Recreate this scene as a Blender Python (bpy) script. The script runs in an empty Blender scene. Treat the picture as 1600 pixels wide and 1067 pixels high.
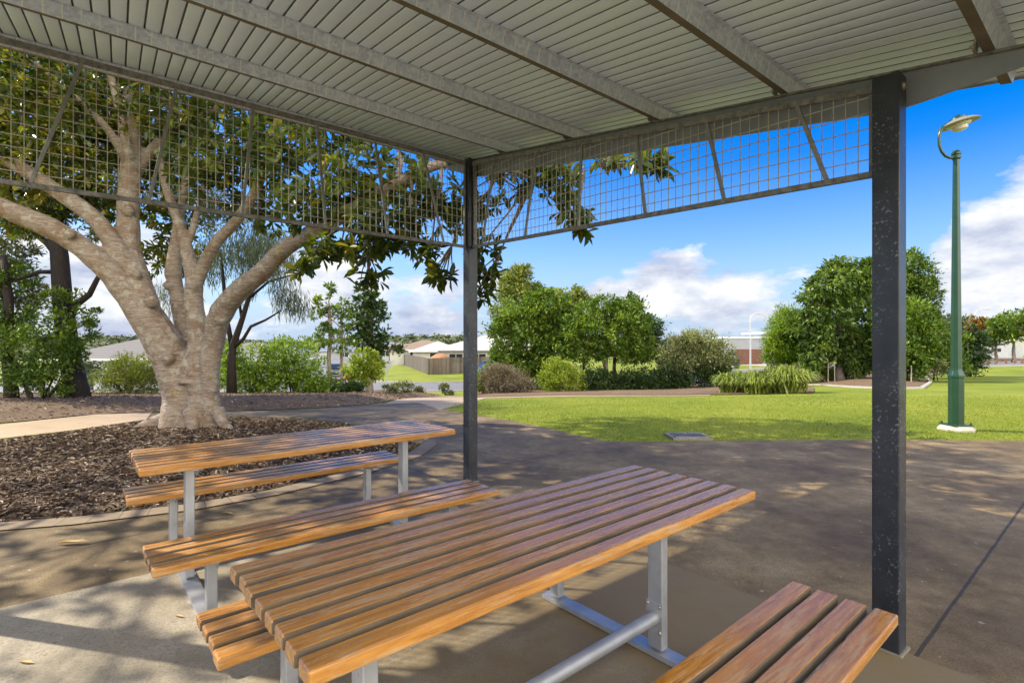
import bpy, bmesh, math, random
import numpy as np
from mathutils import Vector, Matrix
from mathutils.geometry import tessellate_polygon
random.seed(7); RNG = np.random.default_rng(11)
R = math.radians
scene = bpy.context.scene
COL = scene.collection
F = 820.0; CX, CY = 800.0, 533.5; HC = 1.5      # focal length in photo pixels, photo centre, eye height

# ------------------------------------------------------------------ helpers
def clamp(x, a=0.0, b=1.0): return a if x < a else b if x > b else x
def sst(a, b, x):
    t = clamp((x - a) / (b - a)); return t * t * (3 - 2 * t)
def interp(x, xs, ys):
    return float(np.interp(x, xs, ys))
def gz(x, y):
    """height of the terrain"""
    t = x / max(y, 4.0)
    A = interp(t, [-.5, -.1, .1, .3, .45, .6, .8, 1.0], [2.1, 2.0, 1.85, 1.72, 1.45, 1.1, .95, .9])
    B = interp(t, [-.5, -.32, -.22, -.1], [1.0, .8, .15, 0])
    z = -A * sst(8.5, 38, y) - B * sst(38, 80, y)
    if y > 110: z -= interp(t, [-.4, .1, .3], [4, 3, 0]) * sst(110, 260, y)
    return z
def at(px, py, d):
    return Vector(((px - CX) / F * d, d, HC - (py - CY) / F * d))
def G(px, py):
    """point of the terrain seen at a photo pixel"""
    f = lambda d: HC - (py - CY) / F * d - gz((px - CX) / F * d, d)
    d = 1.0
    while f(d) > 0 and d < 400: d *= 1.03
    a, b = d / 1.03, d
    for _ in range(30):
        m = (a + b) / 2
        if f(m) > 0: a = m
        else: b = m
    x = (px - CX) / F * a
    return Vector((x, a, gz(x, a)))
def GD(px, d):
    x = (px - CX) / F * d
    return Vector((x, d, gz(x, d)))

ROOT = {}
def rootloc(o):
    return ROOT.get(o.name, Vector((0, 0, 0)))
def tag(o, label=None, cat=None, group=None, kind=None):
    if label: o['label'] = label
    if cat: o['category'] = cat
    if group: o['group'] = group
    if kind: o['kind'] = kind
    return o
def thing(name, loc, label, cat, group=None):
    o = bpy.data.objects.new(name, None); COL.objects.link(o)
    o.location = loc; o.empty_display_size = .2
    ROOT[o.name] = Vector(loc)
    return tag(o, label, cat, group)
def link_mesh(name, me, mat, parent=None, smooth=False):
    o = bpy.data.objects.new(name, me); COL.objects.link(o)
    if mat: me.materials.append(mat)
    if smooth:
        me.polygons.foreach_set('use_smooth', np.ones(len(me.polygons), dtype=bool))
    if parent is not None:
        o.parent = parent; ROOT[o.name] = rootloc(parent)
    me.update()
    return o
def np_mesh(name, V, Fq):
    """V (n,3), Fq (m,k) with equal face size"""
    me = bpy.data.meshes.new(name)
    V = np.asarray(V, dtype=np.float32); Fq = np.asarray(Fq, dtype=np.int32)
    m, k = Fq.shape
    me.vertices.add(len(V)); me.vertices.foreach_set('co', V.ravel())
    me.loops.add(m * k); me.loops.foreach_set('vertex_index', Fq.ravel())
    me.polygons.add(m)
    me.polygons.foreach_set('loop_start', np.arange(0, m * k, k, dtype=np.int32))
    me.polygons.foreach_set('loop_total', np.full(m, k, dtype=np.int32))
    me.update(calc_edges=True); me.validate()
    return me
class MB:
    def __init__(s): s.v = []; s.f = []
    def add(s, vs, fs):
        n = len(s.v); s.v += [tuple(v) for v in vs]; s.f += [tuple(i + n for i in f) for f in fs]; return s
    def box(s, c, ax, ay, az):
        """centre and three half-extent vectors"""
        c, ax, ay, az = Vector(c), Vector(ax), Vector(ay), Vector(az)
        vs = [c + sx * ax + sy * ay + sz * az for sz in (-1, 1) for sx, sy in ((-1, -1), (1, -1), (1, 1), (-1, 1))]
        return s.add(vs, [(3, 2, 1, 0), (4, 5, 6, 7), (0, 1, 5, 4), (1, 2, 6, 5), (2, 3, 7, 6), (3, 0, 4, 7)])
    def abox(s, c, sx, sy, sz):
        return s.box(c, (sx / 2, 0, 0), (0, sy / 2, 0), (0, 0, sz / 2))
    def bar(s, p0, p1, w, h, up=(0, 0, 1)):
        p0, p1 = Vector(p0), Vector(p1); d = (p1 - p0); L = d.length; d.normalize()
        sd = d.cross(Vector(up))
        if sd.length < 1e-4: sd = d.cross(Vector((1, 0, 0)))
        sd.normalize(); u = sd.cross(d)
        return s.box((p0 + p1) / 2, d * L / 2, sd * w / 2, u * h / 2)
    def tube(s, pts, rad, n=8, cap=True):
        pts = [Vector(p) for p in pts]
        if not hasattr(rad, '__len__'): rad = [rad] * len(pts)
        rings = []; ref = None
        for i, p in enumerate(pts):
            d = (pts[min(i + 1, len(pts) - 1)] - pts[max(i - 1, 0)]).normalized()
            if ref is None: ref = d.orthogonal().normalized()
            ref = (ref - d * ref.dot(d)); ref = ref.normalized() if ref.length > 1e-5 else d.orthogonal().normalized()
            b = d.cross(ref)
            rings.append([p + rad[i] * (math.cos(2 * math.pi * k / n) * ref + math.sin(2 * math.pi * k / n) * b) for k in range(n)])
        vs = [v for r in rings for v in r]; fs = []
        for i in range(len(pts) - 1):
            for k in range(n):
                fs.append((i * n + k, i * n + (k + 1) % n, (i + 1) * n + (k + 1) % n, (i + 1) * n + k))
        if cap:
            fs.append(tuple(range(n - 1, -1, -1))); fs.append(tuple(range((len(pts) - 1) * n, len(pts) * n)))
        return s.add(vs, fs)
    def lathe(s, c, prof, n=24, axis=(0, 0, 1), phase=0):
        """profile [(radius, height)] about an axis through c"""
        c = Vector(c); ax = Vector(axis).normalized(); a = ax.orthogonal().normalized(); b = ax.cross(a)
        vs = []; fs = []
        for r, h in prof:
            for k in range(n):
                t = 2 * math.pi * k / n + phase
                vs.append(c + ax * h + r * (math.cos(t) * a + math.sin(t) * b))
        for i in range(len(prof) - 1):
            for k in range(n):
                fs.append((i * n + k, i * n + (k + 1) % n, (i + 1) * n + (k + 1) % n, (i + 1) * n + k))
        fs.append(tuple(range(n - 1, -1, -1))); fs.append(tuple(range((len(prof) - 1) * n, len(prof) * n)))
        return s.add(vs, fs)
    def prism(s, poly, ext):
        """closed outline (list of points) pushed along ext"""
        n = len(poly); e = Vector(ext); p = [Vector(q) for q in poly]
        fs = [tuple(range(n - 1, -1, -1)), tuple(range(n, 2 * n))] + [(i, (i + 1) % n, n + (i + 1) % n, n + i) for i in range(n)]
        return s.add(p + [q + e for q in p], fs)
    def build(s, name, mat, parent=None, smooth=False, bevel=0, seg=2, world=True, auto=None):
        me = bpy.data.meshes.new(name)
        off = rootloc(parent) if (parent is not None and world) else Vector((0, 0, 0))
        me.from_pydata([tuple(Vector(v) - off) for v in s.v], [], s.f); me.update()
        bm = bmesh.new(); bm.from_mesh(me); bmesh.ops.recalc_face_normals(bm, faces=bm.faces)
        if auto is not None:
            for f in bm.faces: f.smooth = True
            for e in bm.edges:
                if len(e.link_faces) == 2 and e.calc_face_angle(0) > R(auto): e.smooth = False
        bm.to_mesh(me); bm.free()
        o = link_mesh(name, me, mat, parent, smooth)
        if bevel:
            m = o.modifiers.new('bevel', 'BEVEL'); m.width = bevel; m.segments = seg; m.limit_method = 'ANGLE'; m.angle_limit = R(40)
        return o
def copy_tree(o, parent=None):
    c = o.copy(); COL.objects.link(c)
    if parent is not None: c.parent = parent
    for ch in list(o.children): copy_tree(ch, c)
    return c

# ------------------------------------------------------------------ materials
def nodes(name):
    m = bpy.data.materials.new(name); m.use_nodes = True
    nt = m.node_tree; b = nt.nodes['Principled BSDF']
    return m, nt, b
def nd(nt, t, **kw):
    n = nt.nodes.new(t)
    for k, v in kw.items():
        if k.startswith('i_'):
            n.inputs[k[2:].replace('_', ' ')].default_value = v
        else: setattr(n, k, v)
    return n
def lk(nt, a, b): nt.links.new(a, b)
def ramp(nt, fac, stops):
    r = nt.nodes.new('ShaderNodeValToRGB'); e = r.color_ramp.elements
    while len(e) < len(stops): e.new(.5)
    for i, (p, c) in enumerate(stops):
        e[i].position = p; e[i].color = (c[0], c[1], c[2], 1) if hasattr(c, '__len__') else (c, c, c, 1)
    lk(nt, fac, r.inputs['Fac']); return r.outputs['Color']
def mixc(nt, fac, a, b, mode='MIX'):
    m = nt.nodes.new('ShaderNodeMix'); m.data_type = 'RGBA'; m.blend_type = mode
    for s, v in ((0, fac), (6, a), (7, b)):
        if hasattr(v, 'is_output') or isinstance(v, bpy.types.NodeSocket): lk(nt, v, m.inputs[s])
        else: m.inputs[s].default_value = v if s == 0 else (v[0], v[1], v[2], 1)
    return m.outputs[2]
def math_(nt, op, a, b=None, c=None):
    m = nt.nodes.new('ShaderNodeMath'); m.operation = op
    for i, v in enumerate((a, b, c)):
        if v is None: continue
        if isinstance(v, bpy.types.NodeSocket): lk(nt, v, m.inputs[i])
        else: m.inputs[i].default_value = v
    return m.outputs[0]
def coords(nt, kind='Object', scale=(1, 1, 1), rot=(0, 0, 0)):
    t = nt.nodes.new('ShaderNodeTexCoord'); mp = nt.nodes.new('ShaderNodeMapping')
    mp.inputs['Scale'].default_value = scale; mp.inputs['Rotation'].default_value = rot
    lk(nt, t.outputs[kind], mp.inputs['Vector']); return mp.outputs['Vector']
def noise(nt, vec, scale, detail=4, rough=.55, dist=0):
    n = nd(nt, 'ShaderNodeTexNoise'); n.inputs['Scale'].default_value = scale; n.inputs['Detail'].default_value = detail
    n.inputs['Roughness'].default_value = rough; n.inputs['Distortion'].default_value = dist
    if vec is not None: lk(nt, vec, n.inputs['Vector'])
    return n.outputs['Fac']
def bump(nt, b, h, strength=.3, dist=.01):
    n = nd(nt, 'ShaderNodeBump'); n.inputs['Strength'].default_value = strength; n.inputs['Distance'].default_value = dist
    lk(nt, h, n.inputs['Height']); lk(nt, n.outputs['Normal'], b.inputs['Normal']); return n
def island(nt): return nd(nt, 'ShaderNodeNewGeometry').outputs['Random Per Island']

def simple(name, c1, c2=None, scale=6, rough=.6, metal=0, bumpy=0, spec=.5, detail=5, bdist=.01, stretch=(1, 1, 1)):
    m, nt, b = nodes(name)
    v = coords(nt, 'Object', stretch)
    n = noise(nt, v, scale, detail)
    if c2 is None: c2 = tuple(x * .8 for x in c1)
    lk(nt, ramp(nt, n, [(.3, c1), (.7, c2)]), b.inputs['Base Color'])
    b.inputs['Roughness'].default_value = rough; b.inputs['Metallic'].default_value = metal
    b.inputs['Specular IOR Level'].default_value = spec
    if bumpy: bump(nt, b, noise(nt, v, scale * 6, 4), bumpy, bdist)
    return m
def leafmat(name, dark, mid, light, gloss=.45, trans=.35, tcol=None, nscale=.5, spec=.4):
    m, nt, b = nodes(name)
    v = coords(nt, 'Object'); n = noise(nt, v, nscale, 3)
    f = math_(nt, 'ADD', math_(nt, 'MULTIPLY', island(nt), .5), math_(nt, 'MULTIPLY_ADD', n, 1.7, -.6))
    c = ramp(nt, f, [(.05, dark), (.5, mid), (.95, light)])
    lk(nt, c, b.inputs['Base Color']); b.inputs['Roughness'].default_value = gloss
    b.inputs['Specular IOR Level'].default_value = spec
    if trans:
        t = nd(nt, 'ShaderNodeBsdfTranslucent'); tc = mixc(nt, 1.0, c, tcol or (1.5, 1.6, .7), 'MULTIPLY'); lk(nt, tc, t.inputs['Color'])
        mx = nd(nt, 'ShaderNodeMixShader'); mx.inputs['Fac'].default_value = trans
        lk(nt, b.outputs[0], mx.inputs[1]); lk(nt, t.outputs[0], mx.inputs[2])
        lk(nt, mx.outputs[0], nt.nodes['Material Output'].inputs['Surface'])
    return m
M = {}
D1 = Vector((.767, .642, 0)).normalized(); ANG = math.atan2(D1.y, D1.x)
# timber slats: stained, worn grey along the edges
m, nt, b = nodes('stained_timber')
v = coords(nt, 'Object', (1.6, 22, 22)); g1 = noise(nt, v, 3, 6, .6, .6)
v2 = coords(nt, 'Object', (1, 4, 4)); g2 = noise(nt, v2, 2.2, 5, .65)
isl = island(nt)
c = ramp(nt, g1, [(.28, (.19, .066, .010)), (.5, (.42, .178, .024)), (.74, (.60, .29, .058))])
c = mixc(nt, math_(nt, 'MULTIPLY', isl, .55), c, (.33, .15, .045))
worn = ramp(nt, noise(nt, coords(nt, 'Object', (.9, 9, 9)), 4.5, 9, .75), [(.52, 0), (.62, 1)])
c = mixc(nt, math_(nt, 'MULTIPLY', worn, .62), c, (.42, .33, .21))
g3 = ramp(nt, g2, [(.35, 0), (.75, 1)])
c = mixc(nt, math_(nt, 'MULTIPLY', g3, .4), c, (.34, .20, .095))
scuff = ramp(nt, noise(nt, coords(nt, 'Object', (2.2, 14, 14)), 12, 8, .82), [(.58, 0), (.68, .38)])
c = mixc(nt, scuff, c, (.56, .44, .27))
lk(nt, c, b.inputs['Base Color'])
lk(nt, math_(nt, 'MULTIPLY_ADD', worn, .30, .24), b.inputs['Roughness']); b.inputs['Coat Weight'].default_value = .16; b.inputs['Coat Roughness'].default_value = .22
bump(nt, b, math_(nt, 'ADD', g1, math_(nt, 'MULTIPLY', worn, .5)), .22, .004)
M['timber'] = m
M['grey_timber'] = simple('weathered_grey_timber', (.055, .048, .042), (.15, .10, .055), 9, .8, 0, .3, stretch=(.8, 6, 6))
# silver galvanised steel of the table frames
m, nt, b = nodes('silver_steel')
v = coords(nt, 'Object'); n = noise(nt, v, 40, 4); n2 = noise(nt, v, 5, 5, .6)
c = ramp(nt, n2, [(.3, (.29, .30, .32)), (.7, (.46, .47, .49))])
c = mixc(nt, ramp(nt, noise(nt, v, 14, 6, .7), [(.66, 0), (.72, .7)]), c, (.16, .11, .07))
lk(nt, c, b.inputs['Base Color']); b.inputs['Metallic'].default_value = .55; b.inputs['Roughness'].default_value = .42
bump(nt, b, n, .08, .003); M['silver'] = m
# spangled galvanised purlin
m, nt, b = nodes('spangled_zinc')
v = coords(nt, 'Object')
vo = nd(nt, 'ShaderNodeTexVoronoi'); vo.inputs['Scale'].default_value = 55; lk(nt, v, vo.inputs['Vector'])
n2 = noise(nt, v, 9, 6, .7)
c = ramp(nt, math_(nt, 'ADD', math_(nt, 'MULTIPLY', vo.outputs['Color'], .4), math_(nt, 'MULTIPLY', n2, .6)), [(.2, (.34, .40, .50)), (.5, (.52, .59, .70)), (.8, (.70, .77, .86))])
mp = nd(nt, 'ShaderNodeMapping'); mp.inputs['Rotation'].default_value = (0, 0, -ANG); lk(nt, v, mp.inputs['Vector']); sxx = nd(nt, 'ShaderNodeSeparateXYZ'); lk(nt, mp.outputs[0], sxx.inputs[0])
fr = math_(nt, 'FRACT', math_(nt, 'ADD', math_(nt, 'DIVIDE', sxx.outputs[0], .0857), math_(nt, 'MULTIPLY_ADD', noise(nt, v, 2.5, 2), .25, .5)))
tick = math_(nt, 'MULTIPLY', math_(nt, 'LESS_THAN', fr, .09), ramp(nt, noise(nt, v, 6, 2), [(.3, .15), (.6, .8)]))
c = mixc(nt, tick, c, (.80, .78, .72))
lk(nt, c, b.inputs['Base Color']); b.inputs['Metallic'].default_value = .15; b.inputs['Roughness'].default_value = .45
M['zinc'] = m
# roof sheet
m, nt, b = nodes('roof_sheet')
v = coords(nt, 'Object'); n = noise(nt, v, 1.3, 6, .65)
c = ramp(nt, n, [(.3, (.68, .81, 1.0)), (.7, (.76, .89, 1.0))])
c = mixc(nt, ramp(nt, noise(nt, v, 5, 7, .7), [(.60, 0), (.8, .3)]), c, (.5, .5, .48))
lk(nt, c, b.inputs['Base Color']); b.inputs['Roughness'].default_value = .42; b.inputs['Metallic'].default_value = .25; M['roof'] = m
# charcoal paint with worn specks
m, nt, b = nodes('charcoal_paint')
v = coords(nt, 'Object'); sp = ramp(nt, noise(nt, v, 70, 3, .6), [(.58, 0), (.66, 1)]); big = ramp(nt, noise(nt, v, 3, 4), [(.42, 0), (.62, 1)])
c = ramp(nt, noise(nt, v, 7, 5), [(.3, (.012, .014, .020)), (.7, (.030, .033, .043))])
c = mixc(nt, math_(nt, 'MULTIPLY', math_(nt, 'MULTIPLY', sp, big), .6), c, (.30, .31, .34))
lk(nt, c, b.inputs['Base Color']); b.inputs['Roughness'].default_value = .38
bump(nt, b, noise(nt, v, 30, 3), .06, .003); M['charcoal'] = m
M['purlin_base'] = simple('shaded_purlin_base', (.10, .085, .055), (.17, .14, .10), 7, .7)  # shade under the purlins, painted in as dark brown
M['flute'] = simple('shaded_roof_flute', (.10, .10, .10), (.20, .20, .19), 8, .7)  # shade inside the roof grooves, painted in as a dark colour
M['beam_grey'] = simple('beam_grey_paint', (.19, .21, .25), (.27, .29, .33), 5, .5, 0, .04)
M['frame_dark'] = simple('weathered_dark_steel', (.09, .09, .09), (.26, .25, .235), 26, .6, .1, .1, detail=6)
M['wire'] = simple('weathered_wire', (.52, .48, .41), (.36, .33, .27), 20, .55, .3)
M['bar'] = simple('weathered_bar', (.17, .17, .175), (.28, .27, .25), 14, .5, .25)
M['bolt'] = simple('zinc_bolt', (.45, .42, .36), (.25, .2, .14), 60, .4, .6)
# concrete plaza
def concrete(name, c1, c2, c3, joints=None, stain=.5):
    m, nt, b = nodes(name)
    tc = nd(nt, 'ShaderNodeTexCoord'); mp = nd(nt, 'ShaderNodeMapping'); mp.inputs['Rotation'].default_value = (0, 0, -ANG)
    lk(nt, tc.outputs['Object'], mp.inputs['Vector']); v = tc.outputs['Object']
    n1 = noise(nt, v, .9, 9, .7); n2 = noise(nt, v, 5, 9, .78); n3 = noise(nt, v, 110, 2)
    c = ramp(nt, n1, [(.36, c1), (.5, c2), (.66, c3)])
    c = mixc(nt, math_(nt, 'MULTIPLY', ramp(nt, n2, [(.42, 0), (.68, 1)]), stain), c, tuple(x * .5 for x in c1))
    c = mixc(nt, ramp(nt, n3, [(.36, .6), (.55, 0)]), c, tuple(x * .55 for x in c1))
    spot = ramp(nt, noise(nt, v, 17, 3, .5), [(.70, 0), (.73, .6)])
    c = mixc(nt, spot, c, (.40, .37, .32))
    c = mixc(nt, ramp(nt, noise(nt, v, 38, 4, .6), [(.30, .5), (.36, 0)]), c, (.05, .04, .025))
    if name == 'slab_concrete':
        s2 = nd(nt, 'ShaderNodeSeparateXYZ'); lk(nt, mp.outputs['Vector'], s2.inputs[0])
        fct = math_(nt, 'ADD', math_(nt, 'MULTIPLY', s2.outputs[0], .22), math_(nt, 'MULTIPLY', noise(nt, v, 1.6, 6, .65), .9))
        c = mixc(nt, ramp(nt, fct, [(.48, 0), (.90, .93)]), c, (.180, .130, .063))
    if joints:
        sx = nd(nt, 'ShaderNodeSeparateXYZ'); lk(nt, mp.outputs['Vector'], sx.inputs[0])
        wob = math_(nt, 'MULTIPLY_ADD', noise(nt, v, 3, 3), .012, -.006)
        tot = None
        for ax, off, w in joints:
            d = math_(nt, 'ABSOLUTE', math_(nt, 'ADD', math_(nt, 'SUBTRACT', sx.outputs[ax], off), wob))
            l = math_(nt, 'LESS_THAN', d, w)
            tot = l if tot is None else math_(nt, 'MAXIMUM', tot, l)
        c = mixc(nt, math_(nt, 'MULTIPLY', tot, .8), c, (.03, .025, .02))
    lk(nt, c, b.inputs['Base Color']); lk(nt, ramp(nt, n2, [(.3, .55), (.7, .8)]), b.inputs['Roughness'])
    b.inputs['Specular IOR Level'].default_value = .35
    bump(nt, b, math_(nt, 'ADD', n3, math_(nt, 'MULTIPLY', n2, 1.5)), .16, .004)
    return m
def uv(x, y): return (x * math.cos(ANG) + y * math.sin(ANG), -x * math.sin(ANG) + y * math.cos(ANG))
jn = [(1, uv(1.91, 2.55)[1] - .05, .009), (0, uv(1.42, 3.06)[0], .010), (0, uv(5.6, 6.3)[0], .010), (1, uv(.5, 6.9)[1], .010), (1, uv(4, 4)[1] - 3.1, .010)]
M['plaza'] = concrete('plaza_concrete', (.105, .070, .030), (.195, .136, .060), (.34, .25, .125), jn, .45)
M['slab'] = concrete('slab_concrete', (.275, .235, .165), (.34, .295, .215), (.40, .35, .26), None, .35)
M['path'] = concrete('path_concrete', (.36, .26, .155), (.42, .31, .19), (.46, .35, .23), None, .2)
M['kerb'] = concrete('kerb_concrete', (.40, .37, .31), (.45, .42, .36), (.5, .47, .4), None, .2)
# brick edging
m, nt, b = nodes('paver_edging')
tc = nd(nt, 'ShaderNodeUVMap'); br = nd(nt, 'ShaderNodeTexBrick'); lk(nt, tc.outputs[0], br.inputs['Vector'])
br.offset = 0; br.inputs['Scale'].default_value = 1; br.inputs['Brick Width'].default_value = .2; br.inputs['Row Height'].default_value = .24
br.inputs['Mortar Size'].default_value = .006; br.inputs['Color1'].default_value = (.27, .20, .12, 1); br.inputs['Color2'].default_value = (.22, .16, .095, 1); br.inputs['Mortar'].default_value = (.12, .09, .06, 1)
c = mixc(nt, ramp(nt, noise(nt, coords(nt), 8, 6, .7), [(.4, 0), (.7, .6)]), br.outputs['Color'], (.17, .12, .07))
lk(nt, c, b.inputs['Base Color']); b.inputs['Roughness'].default_value = .75; M['edging'] = m
# grass
def grassmat(name, a, b_, c_, sc=(0.35, 9)):
    m, nt, b = nodes(name)
    v = coords(nt, 'Object'); n1 = noise(nt, v, sc[0], 5, .6); n2 = noise(nt, v, sc[1], 6, .75); n3 = noise(nt, v, 60, 3, .7)
    f = math_(nt, 'ADD', math_(nt, 'MULTIPLY', n1, .55), math_(nt, 'ADD', math_(nt, 'MULTIPLY', n2, .3), math_(nt, 'MULTIPLY', n3, .3)))
    c = ramp(nt, f, [(.40, a), (.56, b_), (.74, c_)])
    c = mixc(nt, ramp(nt, noise(nt, v, 2.6, 6, .75), [(.58, 0), (.70, .6)]), c, (.33, .27, .08))
    lk(nt, c, b.inputs['Base Color']); b.inputs['Roughness'].default_value = .8; b.inputs['Specular IOR Level'].default_value = .2
    bump(nt, b, math_(nt, 'ADD', n3, n2), .6, .03); return m
M['grass'] = grassmat('lawn_grass', (.085, .125, .011), (.168, .208, .017), (.275, .28, .038))
M['blade'] = leafmat('grass_blade', (.115, .152, .012), (.19, .228, .019), (.285, .29, .038), .6, .3, (1.2, 1.2, .6), .4, .2)
# mulch
m, nt, b = nodes('bark_mulch')
v = coords(nt, 'Object'); n = noise(nt, v, 14, 8, .75); n1 = noise(nt, v, 1.2, 4)
c = ramp(nt, n, [(.3, (.04, .022, .010)), (.5, (.15, .092, .045)), (.7, (.31, .215, .12))])
lk(nt, mixc(nt, ramp(nt, n1, [(.4, 0), (.7, .4)]), c, (.09, .055, .035)), b.inputs['Base Color']); b.inputs['Roughness'].default_value = .9
bump(nt, b, n, .9, .05); M['mulch'] = m
m, nt, b = nodes('bark_chip')
lk(nt, ramp(nt, island(nt), [(0, (.025, .013, .007)), (.35, (.085, .048, .025)), (.7, (.22, .145, .085)), (1, (.48, .38, .27))]), b.inputs['Base Color'])
b.inputs['Roughness'].default_value = .75; M['chip'] = m
# barks
def barkmat(name, c1, c2, c3, st=(3, 3, 22), spots=True, bs=.5):
    m, nt, b = nodes(name)
    v = coords(nt, 'Object', st); n = noise(nt, v, 2.4, 7, .68, .4); v2 = coords(nt, 'Object'); n2 = noise(nt, v2, 3.2, 7, .68)
    c = ramp(nt, n, [(.3, c1), (.52, c2), (.72, c3)])
    if spots:
        c = mixc(nt, ramp(nt, noise(nt, coords(nt, 'Object', (2, 2, 7)), 22, 5, .7), [(.40, .55), (.55, 0)]), c, (.15, .10, .07))
        c = mixc(nt, ramp(nt, n2, [(.51, 0), (.59, .72)]), c, (.185, .11, .062))
        c = mixc(nt, ramp(nt, noise(nt, coords(nt, 'Object', (1, 1.2, 1)), 3.1, 3), [(.66, 0), (.72, .55)]), c, (.40, .36, .10))
        c = mixc(nt, ramp(nt, noise(nt, v2, 6, 6, .7), [(.53, 0), (.60, .5)]), c, (.42, .41, .34))
    lk(nt, c, b.inputs['Base Color']); b.inputs['Roughness'].default_value = .8
    bump(nt, b, math_(nt, 'ADD', n, math_(nt, 'MULTIPLY', noise(nt, v2, 18, 5), .5)), bs, .02); return m
M['bark_fig'] = barkmat('pale_bark', (.11, .075, .05), (.30, .235, .175), (.47, .40, .32), bs=.9)
M['bark_dark'] = barkmat('dark_bark', (.007, .0045, .003), (.020, .012, .008), (.055, .032, .02), (14, 14, 2.5), False, .9)
M['bark_mid'] = barkmat('grey_brown_bark', (.10, .075, .055), (.20, .155, .115), (.30, .245, .19), (8, 8, 3), False, .6)
# foliage
M['lf_fig'] = leafmat('fig_leaf', (.022, .042, .010), (.062, .096, .018), (.16, .200, .036), .28, .40, (1.9, 1.7, .5), .8, .5)
M['lf_figy'] = leafmat('fig_leaf_young', (.12, .14, .02), (.22, .22, .03), (.32, .28, .04), .4, .4, (1.3, 1.2, .5), .8)
M['lf_green'] = leafmat('mid_green_leaf', (.036, .072, .010), (.095, .160, .018), (.26, .33, .034), .5, .3, None, 1.2)
M['lf_bright'] = leafmat('bright_green_leaf', (.075, .14, .013), (.17, .26, .022), (.30, .38, .045), .5, .35)
M['lf_yellow'] = leafmat('lime_leaf', (.12, .18, .02), (.23, .29, .03), (.34, .36, .05), .5, .35)
M['lf_dark'] = leafmat('dark_green_leaf', (.018, .038, .010), (.04, .075, .018), (.08, .125, .028), .45, .2)
M['lf_olive'] = leafmat('olive_leaf', (.07, .085, .03), (.13, .14, .055), (.21, .21, .09), .6, .25)
M['lf_lolive'] = leafmat('pale_olive_leaf', (.09, .12, .02), (.17, .20, .035), (.26, .28, .06), .6, .3)
M['lf_sage'] = leafmat('sage_leaf', (.14, .165, .06), (.25, .27, .11), (.38, .37, .17), .6, .25)
M['lf_lush'] = leafmat('lush_leaf', (.035, .072, .014), (.095, .155, .028), (.25, .32, .06), .42, .3, None, 1.2)
M['lf_grey'] = leafmat('grey_green_leaf', (.05, .075, .04), (.10, .13, .065), (.17, .19, .10), .6, .25)
M['lf_dry'] = leafmat('dry_twig_leaf', (.10, .085, .05), (.20, .165, .11), (.30, .25, .18), .8, .15)
M['lf_tuss'] = leafmat('tussock_blade', (.06, .10, .016), (.19, .24, .035), (.42, .42, .13), .5, .3)
M['lf_rust'] = leafmat('rust_leaf', (.10, .10, .02), (.25, .16, .03), (.42, .15, .03), .6, .3)
M['hill'] = leafmat('far_forest', (.05, .075, .03), (.095, .12, .05), (.15, .17, .08), .9, 0, None, .02)
# buildings and metals
M['white'] = simple('white_paint', (.74, .74, .72), (.66, .66, .64), 3, .5)
M['cream'] = simple('cream_render', (.55, .53, .46), (.47, .45, .39), 2, .8)
M['greywall'] = simple('grey_render', (.33, .34, .36), (.28, .29, .31), 2, .8)
M['ltgrey'] = simple('pale_grey_render', (.48, .49, .50), (.40, .41, .42), 2, .8)
m, nt, b = nodes('grey_roof_tile')
wv = nd(nt, 'ShaderNodeTexWave'); wv.bands_direction = 'Z'; wv.inputs['Scale'].default_value = 2.6; wv.inputs['Distortion'].default_value = .4; lk(nt, coords(nt), wv.inputs['Vector'])
lk(nt, ramp(nt, wv.outputs['Fac'], [(.1, (.085, .08, .075)), (.5, (.15, .14, .13))]), b.inputs['Base Color']); b.inputs['Roughness'].default_value = .8; M['tile'] = m
M['tile_brown'] = simple('brown_roof_tile', (.24, .17, .12), (.18, .13, .09), 5, .8)
M['tile_red'] = simple('terracotta_roof_tile', (.42, .15, .07), (.32, .11, .05), 5, .8)
M['tile_blue'] = simple('slate_blue_roof', (.16, .19, .25), (.12, .15, .2), 5, .7)
M['roofwhite'] = simple('white_metal_roof', (.48, .45, .38), (.42, .39, .34), 2, .45)
M['garage'] = simple('rust_brown_door', (.16, .055, .028), (.13, .045, .022), 8, .55)
M['glass'] = simple('dark_glass', (.03, .04, .05), (.02, .025, .03), 3, .08)
M['palings'] = simple('weathered_palings', (.16, .125, .085), (.09, .07, .05), 9, .85, 0, .3, stretch=(6, 6, .5))
m, nt, b = nodes('weathered_palings')
lk(nt, mixc(nt, ramp(nt, noise(nt, coords(nt, 'Object', (3, 3, .6)), 3, 5, .7), [(.4, 0), (.65, .6)]), ramp(nt, island(nt), [(0, (.06, .05, .04)), (.5, (.13, .105, .08)), (1, (.21, .17, .13))]), (.09, .075, .06)), b.inputs['Base Color']); b.inputs['Roughness'].default_value = .85; M['palings'] = m
M['asphalt'] = simple('asphalt', (.13, .13, .14), (.18, .178, .175), 8, .85, 0, .3)
M['drive'] = simple('driveway_concrete', (.40, .36, .29), (.33, .30, .25), 4, .85)
M['lampgreen'] = simple('dark_green_enamel', (.011, .042, .020), (.018, .058, .026), 4, .3)
M['lampshade'] = simple('cream_enamel', (.23, .215, .14), (.18, .17, .11), 10, .45)
M['lens'] = simple('frosted_lens', (.62, .58, .42), (.55, .5, .36), 9, .3)
M['lightpole'] = simple('grey_pole', (.50, .51, .52), (.42, .43, .44), 3, .45, .3)
M['tyre'] = simple('tyre_rubber', (.02, .02, .02), (.03, .03, .03), 9, .8)
M['carblue'] = simple('blue_car_paint', (.02, .08, .42), (.02, .07, .36), 2, .2)
M['carnavy'] = simple('navy_car_paint', (.03, .045, .09), (.025, .04, .08), 2, .2)
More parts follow.
